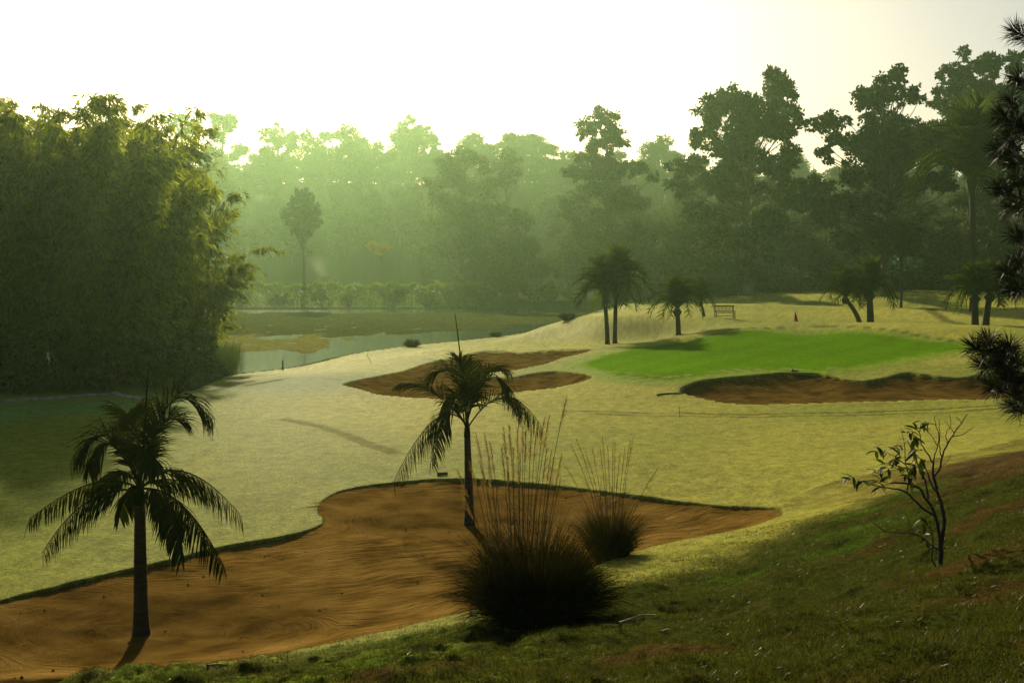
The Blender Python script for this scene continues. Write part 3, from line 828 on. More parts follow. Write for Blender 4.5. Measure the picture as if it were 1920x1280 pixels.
# ------------------------------------------------------------------ hedge and shrubs on the far bank
hb = MB(); r = np.random.default_rng(70)
n = 30000; x = r.uniform(-62, -4, n); q = r.uniform(0, 1, n)
hh = 4.3 + .25 * np.sin(x * .5) + .25 * np.sin(x * 1.7 + 1) + .5 * fbm(x * .3, x * 0 + 2, 3)
zz = hh * np.where(r.uniform(size=n) < .35, r.uniform(.9, 1.02, n), r.uniform(.05, 1, n))
yy = 186.5 + r.uniform(-1.6, 1.6, n) + .4 * np.sin(x * .9)
D_ = rand_dirs(n, r); D_[:, 2] += .3; D_ = unit(D_); N_ = unit(np.cross(D_, rand_dirs(n, r))); s_ = .36 * r.uniform(.6, 1.3, n)
hb.leaves(np.stack([x + 33, yy - 186.5, zz], 1), D_, N_, s_, s_ * .6)
t = thing('hedge', (-33, 186.5, topz(-33, 186.5) - .1), 'long clipped green hedge with sunlit top along the far lake bank', 'hedge')
add('foliage', hb.mesh('foliage'), M_HEDGE, t)
sb = MB()
for k in range(60):
    xx = r.uniform(-28, 28); sb.tube(np.array([[xx, r.uniform(-1, 1), -.2], [xx + r.normal() * .3, r.uniform(-1, 1), 3.6]]), [.07, .03], 5, False)
add('stems', sb.mesh('stems', True), M_BARK, t)['kind'] = 'stuff'

def shrub(name, label, px, py, d, w, h, seed, mat, group=None, size=.3, per=260, lobes=10):
    a, b = bush_mesh(seed, w, h, lobes, size, per)
    p = at(px, py, d); z = topz(p[0], d)
    t = thing(name, (p[0], d, z - .05), label, 'shrub', group)
    add('foliage', a, mat, t); add('stems', b, M_BARK, t)['kind'] = 'stuff'
    return t
G1 = 'shrubs in front of the far hedge'
for i, (px, w, h, lab, mt) in enumerate([
    (395, 2.6, 4.2, 'first lakeside shrub beside the bamboo, lit yellow-green', M_HEDGE),
    (450, 3.2, 5.0, 'tall bushy lakeside shrub second from the bamboo', M_TREE),
    (525, 2.6, 3.4, 'low dark lakeside shrub left of the lone tree', M_TREE),
    (605, 2.4, 4.6, 'upright round-topped shrub in front of hedge right of the lone tree', M_TREE),
    (655, 2.8, 4.2, 'lakeside shrub with a dark stem left of the small yellow tree', M_HEDGE),
    (735, 3.2, 5.0, 'bushy shrub in front of hedge just right of the small yellow tree', M_TREE),
    (800, 2.6, 3.6, 'low shrub below the yellow bushes on the far bank', M_HEDGE),
    (870, 3.4, 4.0, 'wide shrub below the tall brownish bush on the far bank', M_TREE),
    (915, 3.2, 4.6, 'last leafy shrub at the right end of the hedge', M_TREE)]):
    shrub('bank_shrub', lab, px, 578, 183 + (i % 3) * .6, w, h, 80 + i, mt, G1)
shrub('tall_bush', 'tall brownish twiggy bush rising above the right end of the hedge', 868, 560, 189, 3.4, 8.6, 95, M_TREE, None, .3, 130, 16)
shrub('yellow_bush', 'yellow-leaved rounded bush above the hedge, left one of two', 815, 560, 189, 1.6, 6.6, 96, M_YELLOW, 'yellow bushes above the hedge', .28, 170, 9)
shrub('yellow_bush', 'yellow-leaved bush above the hedge beside the brownish bush, right one of two', 838, 560, 189.5, 1.5, 6.2, 97, M_YELLOW, 'yellow bushes above the hedge', .28, 170, 9)
shrub('small_bush', 'tiny dark bush alone on the far sunny lawn', 953, 572, 186, .55, 1.4, 98, M_TREE_D, None, .2, 300, 6)
for i, (px, lab) in enumerate([(1010, 'low shrub behind the far lawn, left of the twin palms'), (1050, 'second low shrub behind the far lawn beside the twin palms')]):
    shrub('bank_shrub', lab, px, 570, 196, 3.6, 2.6, 100 + i, M_HEDGE, 'shrubs behind the far lawn')

# ------------------------------------------------------------------ bamboo grove
def bamboo_meshes(seed, H=13.0, n_c=20, spread=3.2, leafn=46, droop=1.0):
    r = np.random.default_rng(seed); cb, lb = MB(), MB()
    for k in range(n_c):
        a = r.uniform(0, 6.28); b0 = np.array([math.cos(a), math.sin(a), 0]) * r.uniform(.1, 1.1)
        a2 = a + r.normal() * .6
        out = np.array([math.cos(a2), math.sin(a2), 0]) * spread * r.uniform(.35, 1.15) * droop
        h = H * (r.uniform(.45, .85) if k % 3 else r.uniform(.85, 1.05))
        t = np.linspace(0, 1, 14)[:, None]
        pts = b0 + out * t ** 2.6 + np.array([0, 0, 1.0]) * h * (t * 1.12 - .20 * t ** 6)
        cb.tube(pts, np.linspace(.055, .010, 14), 5, False)
        for j in range(leafn):
            f = .22 + .78 * r.uniform() ** .75; i = min(int(f * 13), 12); w = f * 13 - i
            p = pts[i] * (1 - w) + pts[i + 1] * w
            ang = r.uniform(0, 6.28); ln = r.uniform(.5, 1.5) * (1.25 - .75 * f)
            br = np.array([math.cos(ang), math.sin(ang), r.uniform(.1, .8)]) + unit(out) * .4
            m = 14; u = r.uniform(.1, 1, m)[:, None]
            C_ = p + br * ln * u + np.array([0, 0, -.65 * ln]) * u ** 2 + r.normal(size=(m, 3)) * .07
            D_ = unit(br * .6 + np.array([0, 0, -.95]) + r.normal(size=(m, 3)) * .35)
            N_ = unit(np.cross(D_, rand_dirs(m, r)))
            s_ = r.uniform(.26, .52, m)
            lb.leaves(C_, D_, N_, s_, s_ * .22)
    return cb.mesh('culms', True), lb.mesh('leaves')
bam = [bamboo_meshes(110, n_c=26, spread=3.0, leafn=50), bamboo_meshes(111, n_c=26, spread=3.8, leafn=50), bamboo_meshes(112, n_c=24, spread=5.0, leafn=50)]
GB = 'bamboo clumps on the left lake bank'
bl = ['bamboo clump second from the left picture border, front row', 'bamboo clump with tallest bright leafy tips near the left edge', 'bamboo clump third from the left in the front row', 'bamboo clump behind the left young palm, in the front row',
      'bamboo clump above the stone edging end, front row', 'arching bamboo clump next to the grove\'s right end', 'rightmost bamboo clump drooping over the lake with culms bare at foot', 'bamboo clump filling the back of the grove on the left',
      'bamboo clump filling the middle back of the grove', 'bamboo clump at the back beside the lake', 'leftmost bamboo clump, leaning in at the left picture border']
for i, (px, d, tp, k) in enumerate([(10, 47, 215, 0), (70, 49, 192, 1), (140, 48, 222, 0), (205, 50, 218, 1), (268, 53, 232, 0), (325, 58, 285, 1), (372, 62, 335, 2), (40, 58, 205, 1), (170, 60, 215, 2), (290, 64, 250, 1), (-80, 48, 200, 1)]):
    x = (px - 960) / FPX * d; z = topz(x, d)
    H = at(px, tp, d)[2] - z
    t = thing('bamboo_clump', (x, d, z - .05), bl[i], 'bamboo', GB, rz=i * 1.3)
    s = H / 11.7
    a, b = bam[k]
    add('culms', a, M_CULM, t, scale=(1, 1, s))['kind'] = 'stuff'; add('leaves', b, M_BAMBOO, t, scale=(1, 1, s))
GU = 'dark bushes at the foot of the bamboo'
for i, (px, d, w, h, lab) in enumerate([
    (20, 45, 2.4, 3.6, 'dark bush at the bamboo foot by the left picture edge'), (110, 46, 2.4, 3.2, 'dark bush at the bamboo foot behind the stone edging'),
    (200, 47, 2.2, 3.0, 'dark bush at the bamboo foot, directly left of the left palm spear'), (285, 49, 2.0, 2.6, 'dark bush at the bamboo foot behind the left palm crown'),
    (345, 56, 2.2, 3.4, 'bush at the waterside where the bamboo ends'), (375, 54, 1.6, 1.7, 'low spreading bush overhanging the near water')]):
    t = shrub('foot_bush', lab, px, 740, d, w, h, 130 + i, M_TREE, GU, .22, 330, 11)
# ------------------------------------------------------------------ feather palms
def bez3(p0, mid, tip, n, tm=.55):
    p0, mid, tip = map(np.asarray, (p0, mid, tip))
    c = (mid - (1 - tm) ** 2 * p0 - tm ** 2 * tip) / (2 * tm * (1 - tm))
    t = np.linspace(0, 1, n)[:, None]
    return (1 - t) ** 2 * p0 + 2 * t * (1 - t) * c + t * t * tip

def frond_mesh(pts, r, n_leaf=34, ll=.42, lw=.03, droop=.55, r0=.018, start=.16, seg=3, fwd=.75, up=.25, hang=.1):
    """pinnate frond: rachis tube with two ranks of narrow drooping leaflets"""
    b = MB(); P = np.asarray(pts, float); n = len(P)
    b.tube(P, np.linspace(r0, r0 * .22, n), 5)
    T = unit(np.gradient(P, axis=0))
    side0 = unit(np.cross(T, np.array([0, 0, 1.0])))
    bad = np.abs(T[:, 2]) > .97
    if bad.any(): side0[bad] = side0[~bad].mean(0) if (~bad).any() else np.array([1.0, 0, 0])
    side0 = unit(side0)
    for s in (-1, 1):
        for k in range(n_leaf):
            f = start + (1 - start) * (k + r.uniform(.2, .8)) / n_leaf
            i = min(int(f * (n - 1)), n - 2); w = f * (n - 1) - i
            p = P[i] * (1 - w) + P[i + 1] * w; t = T[i]; sd = side0[i]; nu = np.cross(sd, t)
            L = ll * (.45 + .75 * math.sin(math.pi * min(1, .12 + .80 * f))) * r.uniform(.85, 1.1)
            rise = np.clip(t[2] * 1.6, 0, 1)                # upright parts hold their leaflets up, level parts let them hang
            uu = up * rise + hang * (1 - rise)
            d = unit(s * sd * (1.0 - .35 * f) * (1 - .35 * (1 - rise) * (hang < 0)) + t * (fwd * (.55 + .8 * f)) + nu * (uu + r.normal() * .14) + r.normal(size=3) * .08)
            pts_, q = [p], p
            dirn = d.copy()
            for j in range(seg):
                q = q + dirn * L / seg
                dirn = unit(dirn + np.array([0, 0, -droop * (.45 + .5 * j) * r.uniform(.7, 1.3)]))
                pts_.append(q)
            pts_ = np.array(pts_)
            wn = unit(np.cross(d, nu)) if np.linalg.norm(np.cross(d, nu)) > .1 else t
            wv = lw * np.array([.45, 1.0, .8, .05])[:seg + 1] if seg == 3 else lw * np.linspace(1, .05, seg + 1)
            V = np.stack([pts_ - wn * wv[:, None] * .5, pts_ + wn * wv[:, None] * .5], 1).reshape(-1, 3)
            j = np.arange(seg)[:, None] * 2
            b.put(V, j + np.array([[0, 1, 3, 2]]))
    return b.mesh('frond')

def ringed_trunk(h, r0, r1, bend=(0, 0), rings=26, flare=.35, k=12, seed=0):
    r = np.random.default_rng(seed); b = MB()
    n = rings * 3 + 1; t = np.linspace(0, 1, n)
    P = np.stack([bend[0] * t ** 1.6, bend[1] * t ** 1.6, h * t], 1)
    rad = r0 + (r1 - r0) * t + r0 * flare * np.exp(-t * 16)
    rad = rad * (1 + .045 * np.where(np.arange(n) % 3 == 0, 1, 0)) * (1 + .02 * r.normal(size=n))
    b.tube(P, rad, k)
    return b.mesh('trunk', True)

def young_palm(name, label, base_px, crown_px, d, fronds, spear, r0, r1, seed, group):
    r = np.random.default_rng(seed)
    b = np.array([*at(base_px[0], base_px[1], d)[:2], 0]); b[2] = topz(b[0], b[1])
    t = thing(name, b - np.array([0, 0, .06]), label, 'palm tree', group)
    c = at(crown_px[0], crown_px[1], d) - b
    add('trunk', ringed_trunk(c[2], r0, r1, (c[0], 0), seed=seed), M_PALM_TRUNK, t)
    cs = MB(); cs.tube(np.array([c + [0, 0, -.02], c + [0, 0, .15], c + [.0, 0, .42]]), [r1 * 1.15, r1 * .95, r1 * .35], 9)
    add('crown_shaft', cs.mesh('crown_shaft', True), M_FROND, t)
    for (mx, my, tx, ty, dy, ll) in fronds:
        p0 = c + np.array([0, 0, .20]) + r.normal(size=3) * .02
        mid = at(mx, my, d) - b; tip = at(tx, ty, d) - b
        mid[1] = dy * .55; tip[1] = dy
        L = np.linalg.norm(mid - p0) + np.linalg.norm(tip - mid)
        n = int(24 + 16 * L)
        fm = frond_mesh(bez3(p0, mid, tip, 16), r, int(n * 1.25), ll * 1.12, .030, .50, .018, up=.35, hang=-.75)
        add('frond', fm, M_FROND, t)
    sp = MB(); s0 = c + np.array([0, 0, .2]); s1 = at(spear[0], spear[1], d) - b
    u = np.linspace(0, 1, 6)[:, None]
    sp.tube(s0 * (1 - u) + s1 * u + np.array([0.02, 0, 0]) * np.sin(u * 3.1), np.linspace(.028, .008, 6), 6)
    add('spear_leaf', sp.mesh('spear_leaf', True), M_FROND, t)
    return t
GP = 'young palms standing in the front bunker'
d1 = hit(265, 1187)[1]; d2 = hit(880, 982)[1]
young_palm('young_palm', 'nearer dark young palm standing in the bunker on the left', (265, 1187), (262, 935), d1,
    [(318, 745, 390, 785, .35, .52), (205, 805, 148, 850, -.3, .48), (155, 905, 40, 972, .25, .42), (170, 930, 108, 1012, -.5, .40), (350, 885, 442, 972, .35, .44),
     (355, 935, 436, 1038, -.45, .44), (330, 925, 372, 1012, -.8, .38), (225, 815, 205, 850, -.8, .44), (285, 830, 330, 850, -.7, .44), (215, 925, 180, 985, .9, .36),
     (310, 905, 375, 950, .9, .36), (235, 785, 195, 792, .5, .46), (285, 800, 322, 790, .6, .46), (200, 885, 130, 925, .75, .38)],
    (276, 688), .115, .075, 201, GP)
young_palm('young_palm', 'farther young palm with few drooping fronds beside the big grass clump', (880, 983), (876, 812), d2,
    [(810, 785, 738, 897, -.15, .54), (808, 730, 748, 715, .3, .48), (848, 698, 800, 700, .25, .52), (925, 700, 975, 752, -.35, .56), (955, 742, 1020, 805, .4, .54),
     (838, 765, 812, 850, -.6, .46), (905, 705, 950, 692, .55, .46), (850, 735, 822, 770, .75, .40), (876, 705, 862, 668, -.4, .46)],
    (853, 583), .105, .065, 202, GP)

# ------------------------------------------------------------------ bushy palms round the green
def proto_frond(r, L, droop, ll, n=17, lw=.06):
    p = bez3((0, 0, 0), (L * .50, 0, L * (.42 - .25 * droop)), (L * .86, 0, L * (.22 - .85 * droop)), 10)
    return frond_mesh(p, r, n, ll, lw, .5, .03, .12, 2, .6, .3)
rr = np.random.default_rng(210)
PF = [proto_frond(rr, 1.0, dr, .32, 24, .036) for dr in (-.25, .0, .22, .5)]   # unit length, increasingly drooping
def bushy_palm(name, label, base, crown, d, flen, nf, r0, seed, group=None, mat=M_FROND2, skirt=.0, zb=None):
    r = np.random.default_rng(seed)
    b = at(base[0], base[1], d); b[2] = topz(b[0], d) if zb is None else zb
    c = at(crown[0], crown[1], d) - b; c[1] = 0
    t = thing(name, b - np.array([0, 0, .08]), label, 'palm tree', group)
    add('trunk', ringed_trunk(c[2], r0, r0 * .8, (c[0], 0), 18, .3, 9, seed), M_PALM_TRUNK, t)
    hb_ = MB(); hb_.tube(np.array([c + [0, 0, -.55 * flen * .4], c + [0, 0, -.1], c + [0, 0, .25 * flen * .4]]), [r0 * .9, r0 * 1.7, r0 * .7], 9)
    add('crown_base', hb_.mesh('crown_base', True), M_PALM_TRUNK, t)
    nf = int(nf * .95)
    for k in range(nf):
        f = (k + r.uniform(0, 1)) / nf                      # 0 = upright inside, 1 = hanging outside
        q = min(3, int(f ** 1.15 * 4))
        el = R(80) - f * R(88 + 30 * skirt)
        o = add('frond', PF[q], mat, t, loc=tuple(c + np.array([0, 0, .1])), scale=flen * 1.22 * r.uniform(.85, 1.1))
        o.rotation_euler = (r.normal() * .2, -el * .75, k * 2.39996 + r.normal() * .25)
    return t
GT = 'bushy palms around the green'
bushy_palm('bushy_palm', 'left one of the twin tall palms in front of the grassy mound', (1139, 638), (1134, 560), 72.5, 2.5, 30, .17, 220, GT)
bushy_palm('bushy_palm', 'right and taller one of the twin palms in front of the grassy mound', (1153, 638), (1155, 546), 72.8, 2.6, 32, .17, 221, GT)
bushy_palm('bushy_palm', 'single short palm between the twin palms and the bench', (1272, 625), (1270, 580), 74.5, 2.1, 30, .20, 222, GT)
bushy_palm('bushy_palm', 'slim palm hiding behind the single short palm, left of the bench', (1320, 594), (1314, 565), 86, 1.7, 20, .12, 223, GT)
bushy_palm('bushy_palm', 'leaning palm left of the stout palm behind the putting green', (1612, 606), (1585, 558), 83, 2.1, 26, .20, 224, GT)
bushy_palm('bushy_palm', 'stout palm behind the putting green, right of the leaning one', (1632, 606), (1630, 550), 83.4, 2.3, 34, .30, 225, GT, skirt=.4)
bushy_palm('bushy_palm', 'left one of the dark palms at the right end behind the pine', (1828, 618), (1828, 555), 74, 2.0, 30, .26, 226, GT, M_FROND, .5)
bushy_palm('bushy_palm', 'right one of the dark palms at the right end behind the pine', (1848, 618), (1856, 552), 75, 2.1, 30, .26, 227, GT, M_FROND, .5)
bushy_palm('tall_palm', 'tall dark feathery palm at the right with long hanging fronds', (1825, 570), (1822, 335), 96, 5.8, 34, .32, 228, None, M_FROND, .3)
bushy_palm('thin_palm', 'small thin yellowish palm in the shade behind the stout palm', (1690, 562), (1690, 482), 122, 2.8, 16, .16, 229, None, M_FROND2, .2)

# ------------------------------------------------------------------ plume grass clumps
def blades(b, r, n, c, rad, L0, L1, w, arch, spread, seg=4):
    a = r.uniform(0, 6.28, n); q = np.sqrt(r.uniform(0, 1, n)) * rad
    root = np.stack([np.cos(a) * q, np.sin(a) * q, np.zeros(n)], 1) + c
    out = np.stack([np.cos(a + r.normal(size=n) * .4), np.sin(a + r.normal(size=n) * .4), np.zeros(n)], 1)
    L = r.uniform(L0, L1, n); tilt = spread * r.uniform(.05, 1, n) ** 1.2
    d = unit(out * np.sin(tilt)[:, None] + np.array([0, 0, 1.0]) * np.cos(tilt)[:, None])
    sd = unit(np.cross(d, rand_dirs(n, r)))
    pts = [root]; q_ = root; dirn = d
    for j in range(seg):
        q_ = q_ + dirn * (L / seg)[:, None]
        dirn = unit(dirn + out * (arch * .35) + np.array([0, 0, -1.0]) * (arch * (.25 + .35 * j) * r.uniform(.5, 1.3, n))[:, None])
        pts.append(q_)
    wv = w * np.array([.8, 1, .85, .55, .06])
    V = np.stack([np.stack([p - sd * wv[j] * .5, p + sd * wv[j] * .5], 1) for j, p in enumerate(pts)], 1)   # n, seg+1, 2, 3
    V = V.reshape(n, -1, 3)
    base = (np.arange(n) * (seg + 1) * 2)[:, None, None]
    q4 = (np.arange(seg)[:, None] * 2 + np.array([[0, 1, 3, 2]]))[None]
    b.put(V.reshape(-1, 3), (base + q4).reshape(-1, 4))

def plume_clump(label, base, d, stems, n_bl, rad, L0, L1, seed, spread, arch, plume_l, dens):
    r = np.random.default_rng(seed)
    b = at(base[0], base[1], d); b[2] = topz(b[0], d)
    t = thing('plume_grass', b - np.array([0, 0, .04]), label, 'grass clump', 'plume grass clumps on the bunker edge')
    lb = MB(); blades(lb, r, n_bl, np.zeros(3), rad, L0, L1, .009, arch, spread)
    blades(lb, r, n_bl // 3, np.zeros(3), rad * .8, L0 * .9, L1 * 1.15, .008, arch * .5, spread * .5)
    lo_ = add('leaves', lb.mesh('leaves'), M_GRASS, t); lo_['kind'] = 'stuff'
    for (sx, sy, tx, ty) in stems:
        s0 = np.array([(sx - base[0]) * d / FPX, r.uniform(-.25, .25), .05])
        tip = at(tx, ty, d) - b; tip[1] = r.uniform(-.35, .35)
        mid = s0 * .42 + tip * .58 + np.array([(s0[0] - tip[0]) * .10, 0, .04 * np.linalg.norm(tip)])
        P = bez3(s0, mid, tip, 12, .58)
        sb_ = MB(); sb_.tube(P, np.linspace(.006, .002, 12), 5)
        for k in range(2):                                   # stem leaves
            f = r.integers(3, 7); blades(sb_, r, 1, P[f], .001, .35, .6, .007, .35, .6)
        so = add('stem', sb_.mesh('stem'), M_STEM, t)
        T = unit(P[-1] - P[-3]); pb = MB(); n = dens
        u = r.uniform(0, 1, n); Pp = P[-1] - T * (plume_l * (1 - u))[:, None] * 1.0
        D_ = unit(T + rand_dirs(n, r) * .42 + np.array([np.sign(tip[0]) * .12, 0, -.05])); N_ = unit(np.cross(D_, rand_dirs(n, r)))
        pb.leaves(Pp, D_, N_, r.uniform(.05, .10, n) * (1.25 - .7 * u), .0036)
        add('plume', pb.mesh('plume'), M_PLUME, so)
S1 = [(1000, 1120, 1061, 737), (985, 1120, 1030, 776), (990, 1120, 1019, 772), (985, 1120, 996, 792), (980, 1120, 981, 795), (975, 1120, 970, 799), (970, 1120, 955, 791), (965, 1120, 944, 793), (960, 1120, 941, 836),
      (950, 1120, 918, 829), (945, 1120, 909, 810), (940, 1120, 891, 812), (935, 1120, 880, 859), (930, 1120, 861, 866), (950, 1120, 900, 860), (1000, 1120, 1023, 826), (1010, 1120, 1037, 850), (1015, 1120, 1056, 856),
      (1005, 1120, 1034, 842), (978, 1120, 987, 806), (988, 1120, 1007, 808), (960, 1120, 952, 848), (965, 1120, 962, 832), (935, 1120, 905, 885), (940, 1120, 915, 872), (925, 1120, 868, 905), (1015, 1120, 1048, 880), (972, 1120, 975, 840)]
S2 = [(1135, 1020, 1072, 832), (1138, 1020, 1083, 824), (1138, 1020, 1113, 840), (1140, 1020, 1122, 828), (1142, 1020, 1131, 815), (1145, 1020, 1141, 832), (1148, 1020, 1154, 825), (1152, 1020, 1168, 828), (1155, 1020, 1181, 818), (1158, 1020, 1185, 813), (1165, 1020, 1234, 874), (1130, 1020, 1060, 870), (1140, 1020, 1098, 842), (1150, 1020, 1160, 840), (1147, 1020, 1148, 822)]
plume_clump('big dark clump of arching grass with tall orange plumes', (1005, 1176), 10.5, S1, 5600, .33, .72, 1.14, 230, .90, .62, .36, 90)
plume_clump('smaller upright plume grass clump right of and behind the big one', (1143, 1036), 16.2, S2, 1700, .22, .5, 1.0, 231, .62, .36, .42, 45)

# ------------------------------------------------------------------ half-bare shrub on the slope
def zs(X, Y): return (1560 + X / 3.763, 740 + Y / 3.763)
SD = 9.5
sb0 = at(*zs(765, 1200), SD); sb0[2] = topz(sb0[0], SD)
t = thing('sapling', sb0 - np.array([0, 0, .03]), 'crooked half-bare sapling with dark leaves on its left side', 'shrub')
r = np.random.default_rng(240)
off = sb0 - at(*zs(765, 1200), SD)
def loc_(X, Y, dy=0.0):
    p = at(*zs(X, Y), SD) - sb0 + off; p[1] += dy; return p
lines = [([(765,1200),(770,1050),(785,950),(800,860),(790,760),(760,660),(735,560),(725,470),(735,420)], .026, 0, .05),
    ([(735,545),(790,470),(800,400),(850,310),(900,240),(960,170),(1005,110)], .012, .05, .15),
    ([(768,1060),(755,920),(730,830),(690,730),(640,670),(600,600),(520,570),(440,560),(380,560)], .019, 0, -.12),
    ([(725,805),(640,760),(560,690),(500,630),(430,600),(370,590),(280,570),(190,550)], .012, -.03, -.25),
    ([(665,685),(660,560),(620,480),(600,380),(560,290)], .010, -.05, .1), ([(738,635),(690,590),(650,480),(600,400),(530,340)], .009, 0, -.15),
    ([(725,440),(690,370),(650,320),(650,230),(600,190)], .008, .05, .1), ([(735,420),(770,350),(800,260),(780,180),(785,120)], .007, .05, .2), ([(800,400),(775,330),(770,240),(755,130)], .006, .08, .0),
    ([(850,310),(840,250),(900,190),(895,110)], .005, .1, .2), ([(880,265),(950,240),(1000,180)], .005, .1, .0), ([(900,240),(860,160)], .004, .1, .2), ([(960,170),(940,150),(910,120)], .004, .12, .1), ([(775,330),(740,250),(700,200)], .004, .08, .2), ([(790,470),(850,450),(910,400)], .004, .05, .2),
    ([(750,1050),(680,1000),(600,940),(530,910),(430,895),(320,885),(270,850),(215,805)], .008, 0, -.3), ([(530,905),(510,830),(480,735)], .004, -.15, -.1),
    ([(745,1190),(700,1110),(690,1050),(690,980),(665,870),(640,810)], .009, 0, -.15), ([(500,630),(510,540),(490,440),(420,380),(340,340)], .007, -.1, -.2), ([(510,540),(440,480),(380,430)], .005, -.12, -.2), ([(490,440),(500,300),(490,200)], .005, -.1, 0), ([(650,230),(660,160)], .005, .1, .1)]
for k, (pl, r0, y0, y1) in enumerate(lines):
    n = len(pl); P = np.array([loc_(X, Y, y0 + (y1 - y0) * i / (n - 1)) for i, (X, Y) in enumerate(pl)])
    u = np.linspace(0, n - 1, n * 3); Pi = np.stack([np.interp(u, np.arange(n), P[:, j]) for j in range(3)], 1)
    Pi[1:-1] = (Pi[:-2] + Pi[1:-1] * 2 + Pi[2:]) / 4 + r.normal(size=Pi[1:-1].shape) * .0025
    bb = MB(); bb.tube(Pi, np.linspace(r0, max(.0022, r0 * .35), len(Pi)), 6)
    add('trunk' if k == 0 else 'branch', bb.mesh('branch', True), M_TWIG, t)
def leaf_mesh(L=.105, W=.034, curve=.25):
    b = MB(); u = np.linspace(0, 1, 6); w = W * np.sin(np.pi * np.clip(u * .93 + .05, 0, 1)) ** .8 * .5
    x = L * u; z = -curve * L * u ** 2
    V = np.stack([np.stack([x, -w, z + np.abs(w) * .35], 1), np.stack([x, 0 * w, z], 1), np.stack([x, w, z + np.abs(w) * .35], 1)], 1).reshape(-1, 3)
    q = []
    for j in range(5):
        for s in (0, 1): q.append([j * 3 + s, j * 3 + s + 1, j * 3 + 4 + s, j * 3 + 3 + s])
    b.put(V, q); return b.mesh('leaf', True)
LEAF = [leaf_mesh(), leaf_mesh(.12, .036, .45), leaf_mesh(.09, .03, .1)]
for (X, Y, nl) in [(165,560,7),(215,560,6),(330,590,6),(312,505,6),(380,430,7),(420,480,7),(450,420,7),(480,470,8),(550,440,8),(590,480,7),(530,330,7),(560,270,7),(490,200,6),(600,190,6),(655,150,7),(330,350,6),(375,320,5),(640,840,5),(690,900,5),(660,940,5),(695,1050,4),(500,520,6),(575,390,7),(440,350,6),(280,550,5)]:
    c = loc_(X, Y, r.uniform(-.22, .12) if X < 620 else 0)
    for k in range(nl):
        o = add('leaf', LEAF[r.integers(3)], M_SHRUB, t, loc=tuple(c + r.normal(size=3) * .018))
        o.rotation_euler = (r.normal() * .4, r.uniform(-.7, .9), r.uniform(0, 6.28))

# ------------------------------------------------------------------ pine reaching in from the right
pb0 = at(2075, 1010, 8.6); pb0[2] = topz(pb0[0], pb0[1])
t = thing('pine_tree', pb0 - np.array([0, 0, .1]), 'dark long-needled pine reaching in from the right edge', 'tree')
r = np.random.default_rng(250)
tb = MB(); zz = np.linspace(0, 1, 10); tb.tube(np.stack([.12 * np.sin(zz * 4), 0 * zz, zz * 6.2], 1), .12 * (1 - .85 * zz) + .05 * np.exp(-zz * 20), 9)
add('trunk', tb.mesh('trunk', True), M_BARK, t)
PINE_EXTRA = []
for k in range(26):                                     # the rest of the pine, all round the trunk
    zz_ = 1.1 + 4.9 * k / 26; an = k * 2.4 + .3; ln = (1.5 - .18 * zz_) * r.uniform(.8, 1.1)
    if math.cos(an) > -.35: PINE_EXTRA.append(np.array([math.cos(an) * ln, math.sin(an) * ln, zz_ + .25]))
def needles(b, r, c, d, n, L):
    D_ = unit(d * .75 + rand_dirs(n, r)); N_ = unit(np.cross(D_, rand_dirs(n, r)))
    C_ = c + d * r.uniform(-.10, .06, n)[:, None]
    b.leaves(C_, D_, N_, L * r.uniform(.7, 1.15, n), .006)
for (tx, ty, dy, subs) in [(1914, 42, .1, []), (1885, 200, .0, [(1900, 175), (1915, 215), (1895, 235)]), (1880, 262, .3, [(1905, 285), (1900, 255)]), (1885, 335, -.2, [(1910, 320), (1905, 365)]), (1912, 425, .2, []),
                       (1895, 490, .3, [(1912, 470), (1905, 520)]), (1835, 632, -.2, [(1855, 618), (1870, 640), (1895, 630)]), (1850, 665, .1, [(1870, 650), (1890, 668), (1905, 655)]), (1870, 705, -.4, [(1895, 690), (1885, 672)]), (1905, 745, .2, [(1912, 720)]), (1918, 130, .3, [])]:
    tip = at(tx, ty, 8.6 + dy) - pb0
    s0 = np.array([0, 0, np.clip(tip[2] - .25, .5, 6.0)])
    mid = (s0 + tip) / 2 + np.array([0, 0, -.08])
    P = bez3(s0, mid, tip, 9)
    bb = MB(); bb.tube(P, np.linspace(.022, .006, 9), 6)
    nb = MB(); needles(nb, r, tip, unit(P[-1] - P[-2]), 260, .17)
    for (x_, y_) in subs:
        e = at(x_, y_, 8.6 + dy + r.uniform(-.2, .2)) - pb0
        k = int(np.argmin(np.linalg.norm(P - e, axis=1))); k = max(1, k - 1)
        bb.tube(np.array([P[k], (P[k] + e) / 2, e]), [.008, .006, .004], 5)
        needles(nb, r, e, unit(e - P[k]), 240, .16)
    for k in (6,): needles(nb, r, P[k], unit(P[k + 1] - P[k]), 120, .16)
    bo = add('branch', bb.mesh('branch', True), M_BARK, t)
    no_ = add('needles', nb.mesh('needles'), M_PINE, bo); no_['kind'] = 'stuff'

for e in PINE_EXTRA:
    P = bez3(np.array([.0, 0, e[2] - .3]), e * np.array([.5, .5, 1]) - np.array([0, 0, .22]), e, 9)
    bb = MB(); bb.tube(P, np.linspace(.02, .006, 9), 6); nb = MB()
    for k in (3, 4, 5, 6, 7, 8): needles(nb, r, P[k] + r.normal(size=3) * .04, unit(P[min(k + 1, 8)] - P[k - 1]), 110, .16)
    bo = add('branch', bb.mesh('branch', True), M_BARK, t)
    no_ = add('needles', nb.mesh('needles'), M_PINE, bo); no_['kind'] = 'stuff'

